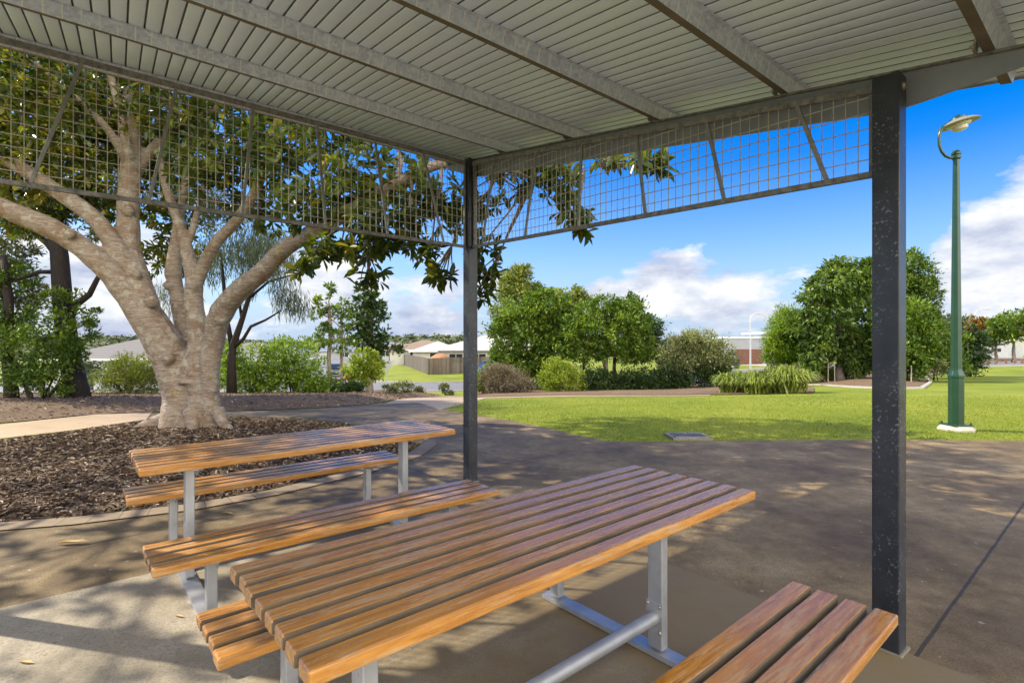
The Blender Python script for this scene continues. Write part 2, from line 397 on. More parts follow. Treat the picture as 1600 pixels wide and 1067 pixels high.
M['carwhite'] = simple('white_car_paint', (.72, .73, .74), (.66, .67, .68), 2, .25)
M['red'] = simple('red_plastic', (.4, .02, .015), (.3, .015, .01), 4, .4)
M['soil'] = simple('orange_soil', (.40, .20, .10), (.30, .14, .07), 3, .9, 0, .4)
M['bollard'] = simple('red_brown_timber', (.22, .09, .045), (.16, .06, .03), 9, .8)
M['stake'] = simple('pale_stake', (.42, .36, .28), (.32, .27, .2), 9, .8)
M['footing'] = simple('pale_footing', (.46, .42, .33), (.38, .34, .27), 12, .85, 0, .3)
M['pit'] = simple('dirty_concrete', (.13, .12, .09), (.2, .18, .14), 12, .85, 0, .3)
M['binlid'] = simple('green_bin', (.02, .05, .03), (.015, .04, .025), 4, .5)
M['yellowleaf'] = simple('fallen_leaf', (.42, .28, .06), (.25, .14, .04), 30, .6)
SUN_E, SKY_STR, SKY_SAT, SKY_VAL, CLOUD, EXPOSURE = 3.15, .15, 1.55, .64, 2.4, 1.36
# ------------------------------------------------------------------ ground sheets
def spaced(lo, hi, step_near, near, grow):
    a = [0.0]; s = step_near
    while a[-1] < hi:
        if a[-1] > near: s *= grow
        a.append(a[-1] + s)
    b_ = [0.0]; s = step_near
    while b_[-1] > lo:
        if -b_[-1] > near: s *= grow
        b_.append(b_[-1] - s)
    return sorted(set(a + b_))
GX = spaced(-900, 900, 1.0, 16, 1.09); GY = spaced(-60, 900, 1.0, 40, 1.08)
nx, ny = len(GX), len(GY)
V = [(x, y, gz(x, y)) for y in GY for x in GX]
Fc = [(j * nx + i, j * nx + i + 1, (j + 1) * nx + i + 1, (j + 1) * nx + i) for j in range(ny - 1) for i in range(nx - 1)]
tag(link_mesh('lawn', np_mesh('lawn', V, Fc), M['grass'], None, True), kind='structure')

def seg_dist(px, py, poly):
    P = np.array(poly); Q = np.roll(P, -1, 0); d = Q - P
    t = np.clip(((px - P[:, 0]) * d[:, 0] + (py - P[:, 1]) * d[:, 1]) / np.maximum((d ** 2).sum(1), 1e-9), 0, 1)
    return float(np.sqrt(((P + d * t[:, None] - (px, py)) ** 2).sum(1)).min())
def inside(px, py, poly):
    c = False; n = len(poly)
    for i in range(n):
        x1, y1 = poly[i]; x2, y2 = poly[(i + 1) % n]
        if (y1 > py) != (y2 > py) and px < (x2 - x1) * (py - y1) / (y2 - y1) + x1: c = not c
    return c
def smooth_poly(pts, it=2):
    for _ in range(it):
        q = []
        for i in range(len(pts)):
            a, b_ = pts[i], pts[(i + 1) % len(pts)]
            q += [(a[0] * .75 + b_[0] * .25, a[1] * .75 + b_[1] * .25), (a[0] * .25 + b_[0] * .75, a[1] * .25 + b_[1] * .75)]
        pts = q
    return pts
def mound(x, y, poly, h, w=1.0):
    return h * sst(0, w, seg_dist(x, y, poly)) if h else 0
def sheet(name, poly, off, mat, h=0, w=1.0, kind='structure', step=None):
    bm = bmesh.new(); vv = [bm.verts.new((x, y, 0)) for x, y in poly]
    for tri in tessellate_polygon([[Vector((x, y, 0)) for x, y in poly]]):
        try: bm.faces.new([vv[i] for i in tri])
        except ValueError: pass
    xs = [p[0] for p in poly]; ys = [p[1] for p in poly]
    gx = [g for g in GX if min(xs) < g < max(xs)]; gy = [g for g in GY if min(ys) < g < max(ys)]
    if step:
        gx = list(np.arange(min(xs) + step / 2, max(xs), step)); gy = list(np.arange(min(ys) + step / 2, max(ys), step))
    for g in gx: bmesh.ops.bisect_plane(bm, geom=bm.verts[:] + bm.edges[:] + bm.faces[:], plane_co=(g, 0, 0), plane_no=(1, 0, 0), dist=1e-5)
    for g in gy: bmesh.ops.bisect_plane(bm, geom=bm.verts[:] + bm.edges[:] + bm.faces[:], plane_co=(0, g, 0), plane_no=(0, 1, 0), dist=1e-5)
    for v_ in bm.verts: v_.co.z = gz(v_.co.x, v_.co.y) + off + mound(v_.co.x, v_.co.y, poly, h, w)
    bmesh.ops.recalc_face_normals(bm, faces=bm.faces)
    for f in bm.faces:
        if f.normal.z < 0: f.normal_flip()
        f.smooth = True
    me = bpy.data.meshes.new(name); bm.to_mesh(me); bm.free()
    return tag(link_mesh(name, me, mat), kind=kind)
def gp(pix): return [tuple(G(*p)[:2]) for p in pix]

# plaza: everything round the shelter; its far edge is the lawn's near edge, the tip runs into the park path
lawn_edge = gp([(1600, 689), (1410, 687.5), (1250, 688), (1100, 689.5), (1010, 691), (950, 690), (905, 681), (850, 668), (800, 658), (740, 648), (688, 640)])
plaza_poly = [(16, 7.9), (16, -8), (-9, -8), (-9, 3.0)] + gp([(0, 824), (130, 812), (300, 792), (420, 772), (560, 740), (640, 716), (668, 698), (668, 688), (640, 676), (560, 664), (480, 654), (350, 650)]) \
    + gp([(230, 654), (240, 646), (350, 644), (480, 640), (600, 631), (650, 629)]) + lawn_edge[::-1]
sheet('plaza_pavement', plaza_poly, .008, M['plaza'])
so, sd1, sd2 = Vector((-2.29, 3.40, 0)), D1, Vector((-D1.y, D1.x, 0))
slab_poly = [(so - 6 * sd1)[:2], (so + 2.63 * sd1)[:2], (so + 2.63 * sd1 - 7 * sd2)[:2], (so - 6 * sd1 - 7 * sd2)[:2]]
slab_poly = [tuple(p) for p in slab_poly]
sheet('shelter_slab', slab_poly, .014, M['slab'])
# park path behind the fig, meeting the plaza
path_poly = gp([(-400, 735), (0, 686), (120, 672), (228, 656), (238, 645), (150, 648), (0, 664), (-400, 690)])
sheet('park_path', path_poly, .010, M['path'])
path2 = gp([(600, 632), (652, 629.5), (688, 641), (742, 628), (760, 622.5), (900, 619.6), (1110, 618.6), (1110, 617.2), (900, 617.7), (750, 619.5), (700, 619), (650, 621), (616, 626)])
sheet('connecting_path', path2, .012, M['path'])
# mulch beds
bedA = smooth_poly(gp([(-300, 845), (0, 818), (130, 808), (300, 788), (420, 767), (560, 734), (632, 712), (655, 697), (655, 689), (630, 679), (560, 667), (480, 657), (350, 652), (232, 658), (120, 675), (0, 690), (-400, 745)]), 1)
sheet('mulch_bed', bedA, .016, M['mulch'], .03, .6, step=.4)
bedB = smooth_poly(gp([(-420, 690), (0, 663), (150, 647), (260, 644), (350, 643), (480, 639), (560, 634), (616, 627), (655, 621), (700, 617), (640, 612), (500, 614), (300, 617), (0, 622), (-420, 628)]), 1)
sheet('mulch_verge', bedB, .016, M['mulch'], .22, 1.6, step=.5)
bedC = gp([(742, 621), (900, 617.4), (1130, 617), (1272, 615), (1272, 606), (1180, 598), (1030, 594), (850, 598), (742, 607)])
sheet('mulch_island', bedC, .03, M['mulch'], .10, 1.5)
bedD = smooth_poly(gp([(1262, 600), (1330, 604), (1400, 607), (1440, 606), (1452, 598), (1445, 588), (1500, 580), (1490, 574), (1400, 573), (1290, 578), (1262, 588)]), 1)
sheet('mulch_mound', bedD, .03, M['mulch'], .22, 2.5)
bedE = gp([(1510, 564), (1700, 567), (1700, 561), (1510, 559)])
sheet('mulch_strip', bedE, .03, M['mulch'], .1, 2)
# paver edging along the near side of the fig's bed
edge_pts = [Vector((*p, 0)) for p in bedA]
near = smooth_poly(gp([(-300, 846), (0, 819), (130, 809), (300, 789), (420, 768), (560, 735), (633, 713), (657, 697), (657, 688)]), 0)
def strip(name, line, wid, off, mat, side=1):
    L = [Vector((*p, 0)) for p in line]; Q = []
    for a, b_ in zip(L, L[1:]):
        n = max(1, int((b_ - a).length / .2))
        Q += [a.lerp(b_, i / n) for i in range(n)]
    Q.append(L[-1]); vs = []; fs = []; uvs = []; s = 0
    for i, p in enumerate(Q):
        d = (Q[min(i + 1, len(Q) - 1)] - Q[max(i - 1, 0)]).normalized(); nrm = Vector((d.y, -d.x, 0)) * side
        if i: s += (p - Q[i - 1]).length
        for k in (0, 1):
            q = p + nrm * wid * k; vs.append((q.x, q.y, gz(q.x, q.y) + off)); uvs.append((s, .01 + wid * k))
    for i in range(len(Q) - 1): fs.append((2 * i, 2 * i + 1, 2 * i + 3, 2 * i + 2))
    me = bpy.data.meshes.new(name); me.from_pydata(vs, [], fs); ul = me.uv_layers.new(name='UVMap')
    for lp in me.loops: ul.data[lp.index].uv = uvs[lp.vertex_index]
    me.update(); return tag(link_mesh(name, me, mat), kind='structure')
strip('paver_edging', near, .22, .018, M['edging'])
# streets and drives
road = [tuple(p) for p in ((-70, 37.5), (-20, 36.6), (-8.5, 36.3), (0, 36.8), (8, 38), (18, 41), (26, 46), (70, 56), (70, 64), (24, 54), (15, 48.5), (6, 45.5), (-2, 44.5), (-8.2, 44), (-12, 46), (-20, 60), (-36, 120), (-60, 200), (-67, 200), (-43, 120), (-27, 60), (-21.5, 47), (-24, 44.6), (-70, 45.5))]
sheet('road', road, .02, M['asphalt'])
def kerb(name, line, hgt=.12, wid=.16, off=0):
    mb = MB(); L = [Vector((*p, 0)) for p in line]; Q = []
    for a, b_ in zip(L, L[1:]):
        n = max(1, int((b_ - a).length / 1.5)); Q += [a.lerp(b_, i / n) for i in range(n)]
    Q.append(L[-1])
    for a, b_ in zip(Q, Q[1:]):
        mb.bar((a.x, a.y, gz(a.x, a.y) + hgt / 2), (b_.x, b_.y, gz(b_.x, b_.y) + hgt / 2), wid, hgt)
    return tag(mb.build(name, M['kerb']), kind='structure')
kerb('kerb', [(-70, 37.3), (-20, 36.4), (-8.5, 36.1), (0, 36.6), (8, 37.8), (18, 40.8), (26, 45.8), (70, 55.8)])
kerb('far_kerb', [(70, 64.2), (24, 54.2), (15, 48.7), (6, 45.7), (-2, 44.7), (-8.1, 44.2), (-11.8, 46.2), (-19.8, 60)])
kerb('lawn_edge_kerb', gp([(1262, 601.5), (1330, 605.5), (1400, 608.5), (1440, 607.5), (1454, 598), (1447, 588), (1470, 583)]), .08, .12)
sheet('driveway', [(29.5, 57), (33.8, 57), (34.5, 66.5), (28.2, 66.5)], .04, M['drive'])
sheet('far_driveway', [(68, 68), (72, 68), (76, 80), (69, 80)], .04, M['drive'])
sheet('dirt_patch', gp([(900, 598), (970, 592), (1060, 578), (1110, 580), (1080, 588), (1000, 596)]), .04, M['drive'])
sheet('dirt_verge', gp([(128, 612), (150, 602), (190, 604), (200, 616), (160, 624)]), .035, M['drive'])

# far wooded hills on the skyline: many tree clumps over a rise
def hills():
    vs, fs = [], []
    for k in range(3):
        y0 = 330 + 150 * k; n = 160; base = len(vs)
        for i in range(n + 1):
            x = -900 + 1800 * i / n; px = x / y0
            hgt = interp(px, [-1.4, -.75, -.45, -.2, 0, .3, .6, 1.2], [6, 7, 5, 8, 9, 6, 4, 5]) * (.62 + .22 * k) + 2.2 * math.sin(i * .35 + k * 2)
            for j, (dy, zz) in enumerate(((-80, -9), (-40, -4 + hgt * .4), (0, -3 + hgt), (60, -8))):
                vs.append((x, y0 + dy, zz))
        for i in range(n):
            for j in range(3):
                a = base + i * 4 + j; fs.append((a, a + 4, a + 5, a + 1))
    return vs, fs
hv, hf = hills()
tag(link_mesh('hills', np_mesh('hills', hv, hf), M['hill'], None, True), kind='structure')
# ------------------------------------------------------------------ picnic shelter
NP = Vector((1.841, 2.563, 0)); D2 = Vector((-.600, .800, 0)); SPAN = 3.81; ZU = Vector((0, 0, 1))
CP = NP + D2 * SPAN                                     # corner post
LEFT = 4.12                                             # bay towards the left
def beam_z(v): return 2.84 + .165 * v                   # top of the raking beams
shelter = thing('picnic_shelter', CP, 'open park picnic shelter with ribbed sheet roof on charcoal posts', 'shelter')
Hh = .0575
POST = {}
for nm, base, v in (('near', NP, 0), ('corner', CP, SPAN), ('left', CP - D1 * LEFT, SPAN), ('back', NP - D1 * LEFT, 0)):
    top = beam_z(v) - (.055 if v == 0 else .03)
    mb = MB(); mb.box(base + ZU * top / 2, D1 * Hh, D2 * Hh, ZU * top / 2)
    post = mb.build('post', M['charcoal'], shelter, bevel=.006)
    # grout pad round the foot
    MB().box(base + ZU * .010, D1 * .072, D2 * .072, ZU * .010).build('base_grout', M['pit'], post, bevel=.008)
    for sgn in (-1, 1):
        pass
    mb = MB(); c = base - D2 * Hh + ZU * (top - .062)
    mb.lathe(c, [(.021, 0), (.021, -.003), (.017, -.004), (.012, -.011), (0.004, -.012)], 6, axis=D2)
    mb.build('bolt', M['bolt'], post)
    if nm == 'corner':
        mb = MB(); mb.lathe(base + D1 * Hh + ZU * (top - .25), [(.014, 0), (.014, .003), (.009, .009), (.003, .01)], 8, axis=D1); mb.build('bolt', M['bolt'], post)
# raking tapered I-beams, bolted to the outer faces of the posts
def beam(origin, side):
    off = origin + D1 * side * (Hh + .035)
    def P(v, z, u=0): return off + D2 * v + ZU * z + D1 * u
    vs_ = [(-.80, .05), (-.55, .065), (-.12, .165), (0, .19), (SPAN, .19), (SPAN + .1, .175), (SPAN + .55, .07), (SPAN + .62, .06)]
    web = MB(); t = .009
    top = [P(v, beam_z(v) - .012) for v, d in vs_]; bot = [P(v, beam_z(v) - d) for v, d in vs_]
    web.prism([p - D1 * t for p in bot] + [p - D1 * t for p in top[::-1]], D1 * 2 * t)
    w = web.build('raking_beam', M['beam_grey'], shelter)
    fl = MB()
    a, b_ = P(-.80, beam_z(-.80) - .006), P(SPAN + .62, beam_z(SPAN + .62) - .006)
    fl.box((a + b_) / 2, (b_ - a) / 2, D1 * .034, ZU * .006)
    for (v0, d0), (v1, d1_) in zip(vs_, vs_[1:]):
        pass
    fl.build('top_flange', M['frame_dark'], w, bevel=.002)
    return w
beam(NP, 1); beam(NP - D1 * LEFT, -1)
# top-hat purlins across the beams
RU0, RU1 = -LEFT - .65, .66                             # roof extent along D1
RV0, RV1 = -1.02, SPAN + .62
PV = [-.90, -.36, .53, 1.42, 2.31, 3.27, SPAN + .50]
slope = Vector((D2.x, D2.y, .165)).normalized(); rn = Vector((-D2.x * .165, -D2.y * .165, 1)).normalized()
for v in PV:
    o0 = NP + D2 * v + ZU * (beam_z(v) + .001)
    prof = [(-.022, 0), (.022, 0), (.034, .074), (.056, .074), (.056, .078), (.031, .078), (.019, .004), (-.019, .004), (-.031, .078), (-.056, .078), (-.056, .074), (-.034, .074)]
    mb = MB(); poly = [o0 + D1 * (RU0 + .06) + slope * a + rn * z for a, z in prof]
    mb.prism(poly, D1 * (RU1 - RU0 - .19))
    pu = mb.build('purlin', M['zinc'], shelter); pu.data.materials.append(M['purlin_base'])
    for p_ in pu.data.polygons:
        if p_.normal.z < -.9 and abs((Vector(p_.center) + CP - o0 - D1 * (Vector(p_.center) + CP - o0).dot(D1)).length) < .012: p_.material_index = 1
    for s in (1,):
        c = o0 + D1 * (Hh - .02) + slope * .045 + rn * .022
        mb = MB(); mb.box(c, D1 * .03, slope * .004, rn * .03); mb.lathe(c + slope * .004, [(.011, 0), (.011, .008), (.006, .009), (.006, .02)], 6, axis=slope)
        mb.build('cleat', M['bolt'], pu)
# ribbed roof sheet: broad rounded pans, narrow raised flutes running down the slope
pitch = .0857; amp = .017
us = []; u = RU0
prof = [(0, 0), (.045, .9), (.065, .14), (.12, .025), (.5, 0), (.88, .025), (.935, .14), (.955, .9)]
while u < RU1:
    for a, h in prof: us.append((u + a * pitch, h if a else 1.0))
    u += pitch
vs, fs = [], []
vv = np.linspace(RV0, RV1, 9)
for u_, h in us:
    for v_ in vv:
        p = NP + D1 * u_ + D2 * v_ + ZU * (beam_z(v_) + .001 + .079 * 1.012) + rn * (.001 + amp * h)
        vs.append(p - CP)
k = len(vv)
for i in range(len(us) - 1):
    for j in range(k - 1): fs.append((i * k + j, i * k + j + 1, (i + 1) * k + j + 1, (i + 1) * k + j))
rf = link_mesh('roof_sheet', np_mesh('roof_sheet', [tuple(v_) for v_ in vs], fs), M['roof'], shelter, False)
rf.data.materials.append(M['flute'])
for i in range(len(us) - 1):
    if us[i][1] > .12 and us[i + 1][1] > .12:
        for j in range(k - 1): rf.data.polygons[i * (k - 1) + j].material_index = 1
sm = rf.modifiers.new('thickness', 'SOLIDIFY'); sm.thickness = .0012; sm.offset = 0
# folded edge capping along the side of the roof, eave gutter on the high side
mb = MB()
for u_ in (RU0 - .004, RU1 + .03):
    a = NP + D1 * u_ + D2 * RV0 + ZU * (beam_z(RV0) + .092); b_ = NP + D1 * u_ + D2 * RV1 + ZU * (beam_z(RV1) + .092)
    mb.bar(a, b_, .004, .05, rn)
mb.build('barge_capping', M['beam_grey'], shelter)
# mesh panels under the beam and on the left side
def ray_on(px, py, p0, nrm):
    d = Vector(((px - CX) / F, 1, -(py - CY) / F)); o = Vector((0, 0, HC))
    return o + d * ((p0 - o).dot(nrm) / d.dot(nrm))
def mesh_panel(p0, dirv, length, zb, zt, bars, v_step=.0605, h_step=.0775):
    """p0 foot of first post; zb, zt functions of the distance along"""
    a, e = Hh + .004, length - Hh - .004
    P = lambda s, z: p0 + dirv * s + ZU * z
    fr = MB()
    fr.bar(P(a, zb(a)), P(e, zb(e)), .030, .030)
    fr.bar(P(a, zt(a)), P(e, zt(e)), .030, .036)
    fr.bar(P(a + .012, zb(a) + .015), P(a + .012, zt(a) - .018), .02, .02, dirv); fr.bar(P(e - .012, zb(e) + .015), P(e - .012, zt(e) - .018), .02, .02, dirv)
    panel = fr.build('mesh_panel', M['frame_dark'], shelter, bevel=.002)
    w = MB(); r = .0023
    nrm = dirv.cross(ZU)
    s = a + .05
    while s < e - .02:
        w.bar(P(s, zb(s) + .012), P(s, zt(s) - .012), 2 * r, 2 * r, dirv); s += v_step
    kx = 1
    while True:
        s0, s1 = None, None
        ss = np.linspace(a + .02, e - .02, 60)
        ok = [q for q in ss if zb(q) + kx * h_step < zt(q) - .02]
        if len(ok) < 2: break
        s0, s1 = ok[0], ok[-1]
        w.bar(P(s0, zb(s0) + kx * h_step) + nrm * 2 * r, P(s1, zb(s1) + kx * h_step) + nrm * 2 * r, 2 * r, 2 * r); kx += 1
    w.build('wire_grid', M['wire'], panel)
    for (x0, y0, x1, y1) in bars:
        q0, q1 = ray_on(x0, y0, p0, nrm), ray_on(x1, y1, p0, nrm)
        s0 = clamp((q0 - p0).dot(dirv), a, e); s1 = clamp((q1 - p0).dot(dirv), a, e)
        inner = -nrm if (Vector((0, 0, 0)) - p0).dot(nrm) < 0 else nrm
        b_ = MB(); b_.bar(P(s0, zt(s0) - .018) + inner * .012, P(s1, zb(s1) + .014) + inner * .012, .022, .016, nrm)
        b_.build('slanted_bar', M['bar'], panel, bevel=.002)
    return panel
mesh_panel(CP, -D1, LEFT, lambda s: 2.505, lambda s: 3.395,
           [(128, 100, 48, 293), (275, 140, 233, 320), (395, 170, 378, 340), (495, 198, 508, 357), (585, 222, 605, 372), (660, 240, 692, 385), (-70, 60, -190, 275)])
mesh_panel(CP, -D2, SPAN, lambda s: 2.505 - .0462 * s, lambda s: 3.40 - .173 * s,
           [(774, 249, 755, 384), (839, 233, 822, 371), (911, 218, 905, 351), (996, 210, 1010, 333), (1106, 173, 1133, 299), (1247, 144, 1293, 278)], v_step=.0575, h_step=.0775)

# ------------------------------------------------------------------ picnic tables
TL, TW, TZ, SZ, SO = 2.04, .68, .80, .44, .69
def slats(n, width, length, ztop, y0, gap, th=.042):
    mb = MB(); pw = (width + gap) / n - gap
    for i in range(n):
        y = y0 - width / 2 + pw / 2 + i * (pw + gap); dz = random.uniform(-.0015, .0015); dx = random.uniform(-.004, .004)
        mb.abox((dx, y, ztop - th / 2 + dz), length, pw, th)
    return mb
def picnic_table():
    t = bpy.data.objects.new('picnic_table', None); COL.objects.link(t); ROOT[t.name] = Vector((0, 0, 0))
    slats(8, TW, TL, TZ, 0, .021).build('table_top', M['timber'], t, bevel=.008, seg=3)
    for s in (-1, 1):
        slats(4, .385, TL, SZ, s * SO, .022).build('bench_seat', M['timber'], t, bevel=.008, seg=3)
    for e in (-1, 1):
        x = e * (TL / 2 - .28)
        # table leg: rectangular hollow section
        MB().abox((x, 0, (TZ - .085) / 2 + .02), .05, .078, TZ - .085 - .03).build('leg', M['silver'], t, bevel=.005)
        # folded angle carrying the slats, pointed ends
        br = MB(); hw = TW / 2 - .012
        br.prism([(x - .003, -hw, TZ - .046), (x - .003, hw, TZ - .046), (x - .003, hw - .05, TZ - .088), (x - .003, -hw + .05, TZ - .088)], (.006, 0, 0))
        br.abox((x + .02 * e, 0, TZ - .0455), .036, 2 * hw, .005)
        br.build('slat_bracket', M['silver'], t)
        for s in (-1, 1):
            lg = MB().abox((x, s * SO - s * .02, (SZ - .085) / 2 + .02), .05, .065, SZ - .085 - .03).build('bench_leg', M['silver'], t, bevel=.005)
            bb = MB(); y = s * SO; hw2 = .18
            bb.prism([(x - .003, y - hw2, SZ - .046), (x - .003, y + hw2, SZ - .046), (x - .003, y + hw2 - .05, SZ - .086), (x - .003, y - hw2 + .05, SZ - .086)], (.006, 0, 0))
            bb.abox((x + .02 * e, y, SZ - .0455), .036, 2 * hw2, .005)
            bb.build('bench_bracket', M['silver'], t)
        ch = MB(); y1 = SO + .06
        ch.abox((x, 0, .0245), .082, 2 * y1, .005)
        ch.abox((x - .039, 0, .013), .005, 2 * y1, .018); ch.abox((x + .039, 0, .013), .005, 2 * y1, .018)
        ch.build('base_channel', M['silver'], t)
        pl = MB(); px = x - e * .0285
        pl.abox((px, 0, .185), .006, .088, .15)
        pl.build('pipe_flange', M['silver'], t, bevel=.002)
        for yy in (-.033, .033):
            for zz in (.125, .245):
                bo = MB(); bo.lathe((px - e * .003, yy, zz), [(.009, 0), (.009, -.004), (.005, -.008), (.001, -.009)] if e > 0 else [(.009, 0), (.009, .004), (.005, .008), (.001, .009)], 10, axis=(1, 0, 0))
                bo.build('bolt', M['bolt'], t)
    x = TL / 2 - .28
    st = MB(); st.tube([(-x + .03, 0, .185), (x - .03, 0, .185)], .029, 20)
    st.build('stretcher_pipe', M['silver'], t, auto=40)
    return t
tb = picnic_table()
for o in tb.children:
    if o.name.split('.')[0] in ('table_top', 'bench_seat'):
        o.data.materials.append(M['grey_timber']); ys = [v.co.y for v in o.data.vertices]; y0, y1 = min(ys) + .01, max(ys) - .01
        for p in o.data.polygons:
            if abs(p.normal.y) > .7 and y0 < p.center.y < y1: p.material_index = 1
tb.location = (.1315, 2.016, .014); tb.rotation_euler = (0, 0, R(40.6))
tag(tb, 'nearest and biggest slatted timber picnic table, bench running out of the bottom edge', 'picnic table', 'slatted picnic tables in the shelter')
tb2 = copy_tree(tb); tb2.location = (-1.441, 3.74, .010); tb2.rotation_euler = (0, 0, R(40.0))
tb2['label'] = 'farther slatted timber picnic table beside the mulch bed under the big tree'

# ------------------------------------------------------------------ green park lamp by the pavement
def park_lamp():
    c = G(1494, 671.5); k = .01085
    t = thing('park_lamp', c, 'tall green park lamp with a cream saucer shade on the lawn at right', 'lamp post')
    Z = lambda py: (671.5 - py) * k
    f = MB(); f.lathe(c + ZU * .0, [(.27, -.05), (.27, .03), (.22, .075), (.12, .08)], 8, phase=R(22.5)); f.build('footing', M['footing'], t, bevel=.01)
    MB().abox(c + ZU * .09, .33, .33, .018).build('base_plate', M['lampgreen'], t, bevel=.004)
    for sx in (-1, 1):
        for sy in (-1, 1):
            bo = MB(); bo.lathe(c + Vector((sx * .135, sy * .135, .095)), [(.022, 0), (.022, .02), (.012, .022), (.012, .045)], 6)
            bo.build('bolt', M['lampgreen'], t)
    b1 = MB(); b1.lathe(c, [(.114, .095), (.114, Z(590)), (.122, Z(589.5)), (.122, Z(586)), (.089, Z(579)), (.083, Z(576))], 8, phase=R(22.5)); b1.build('lower_post', M['lampgreen'], t, bevel=.006)
    b2 = MB(); b2.lathe(c, [(.082, Z(577)), (.047, Z(246))], 8, phase=R(22.5)); b2.build('upper_post', M['lampgreen'], t)
    fi = MB(); fi.lathe(c, [(.049, Z(249)), (.066, Z(247)), (.066, Z(244.5)), (.055, Z(243.5)), (.055, Z(242)), (.069, Z(241)), (.069, Z(238.5)), (.047, Z(236)), (.04, Z(234.5)), (.01, Z(234))], 20); fi.build('finial', M['lampgreen'], t, auto=35)
    L = lambda px, py: c + Vector(((px - 1494) * k, 0, Z(py)))
    arm = MB(); arm.tube([L(1491, 246), L(1484, 246), L(1477, 243), L(1471, 236), L(1467.5, 226), L(1467, 215), L(1469, 205), L(1474, 197), L(1482, 192), L(1493, 189)], [.023] * 7 + [.022, .021, .021], 10); arm.build('gooseneck_arm', M['lampgreen'], t, auto=40)
    # saucer shade, tipped up on the left of the mast and towards the viewer
    sc = L(1498.5, 192.5); ax = Vector((-.22, .02, 1)).normalized()
    sh = MB(); sh.lathe(sc, [(.285, -.012), (.29, .0), (.21, .045), (.12, .075), (.10, .095), (.04, .11), (.012, .113)], 40, axis=ax)
    so_ = sh.build('lamp_shade', M['lampshade'], t, auto=30)
    cp = MB(); cp.lathe(sc + ax * .1, [(.13, -.03), (.12, .0), (.06, .02), (.035, .045), (.012, .05)], 24, axis=ax); cp.build('shade_cap', M['lampgreen'], t, auto=30)
    ln = MB(); ln.lathe(sc, [(.165, -.013), (.15, -.04), (.11, -.05), (.105, -.10), (.07, -.12), (.01, -.125)], 32, axis=ax); ln.build('lens', M['lens'], t, auto=30)
park_lamp()
# lamp among the island trees
def small_lamp():
    c = G(912.5, 611.5); h = (c.y / F) * 120
    t = thing('path_lamp', c, 'small green path lamp with a flat head in front of the tree island', 'lamp post')
    p = MB(); p.lathe(c, [(.15, 0), (.15, h * .18), (.105, h * .2), (.075, h * .97)], 8); p.build('pole', M['lampgreen'], t)
    hd = MB(); k = h / 120
    hd.tube([c + Vector((0, 0, h * .94)), c + Vector((-7 * k, 0, h * .96)), c + Vector((-8 * k, 0, h * 1.0)), c + Vector((-2 * k, 0, h * 1.04))], .04, 6); hd.build('gooseneck_arm', M['lampgreen'], t)
    s = MB(); s.lathe(c + Vector((1 * k, 0, h * 1.035)), [(.34, -.03), (.35, 0), (.15, .08), (.02, .12)], 20, axis=(.1, -.2, 1)); s.build('lamp_shade', M['ltgrey'], t, auto=30)
small_lamp()
# drain grate in the lawn edge
c = G(1075, 683.5)
t = thing('drain_pit', c, 'square concrete drain pit with a metal grate set in the lawn edge', 'drain')
MB().abox(c + ZU * .012, .62, .5, .05).build('surround', M['pit'], t, bevel=.01)
mb = MB()
for i in range(9): mb.abox(c + Vector((-.22 + i * .055, 0, .042)), .022, .36, .014)
mb.abox(c + Vector((0, .19, .042)), .5, .02, .014); mb.abox(c + Vector((0, -.19, .042)), .5, .02, .014)
mb.build('grate', M['frame_dark'], t)
# fallen leaves on the concrete
lf = MB(); lf.add([(-.07, 0, .004), (-.03, .014, .012), (.03, .016, .010), (.08, .002, .006), (.03, -.016, .011), (-.03, -.014, .013)], [(0, 1, 4, 5), (1, 2, 3, 4)])
lf = MB(); lf.add([(-.07, 0, .004), (-.03, .014, .014), (.03, .016, .012), (.08, .002, .006), (.03, -.016, .012), (-.03, -.014, .015)], [(0, 1, 2, 3), (0, 3, 4, 5)])
leaf0 = tag(lf.build('fallen_leaf', M['yellowleaf']), None, 'leaf', 'fallen leaves on the concrete')
spots = [(114, 852, 1.6, 'long yellow fallen leaf lying on the pavement left of the tables'), (354, 805, 1, 'brown fallen leaf on the pavement between the far table legs and the mulch'), (280, 967, .5, 'dark scrap of leaf on the grey slab left of the near table'), (40, 1040, .6, 'small fallen leaf in the sunny bottom left corner of the slab')]
for i, (px, py, s, lb) in enumerate(spots):
    o = leaf0 if i == 0 else copy_tree(leaf0)
    p = G(px, py); o.location = (p.x, p.y, p.z + .016); o.rotation_euler = (0, 0, random.uniform(-.4, .6)); o.scale = (s, s, s); o['label'] = lb
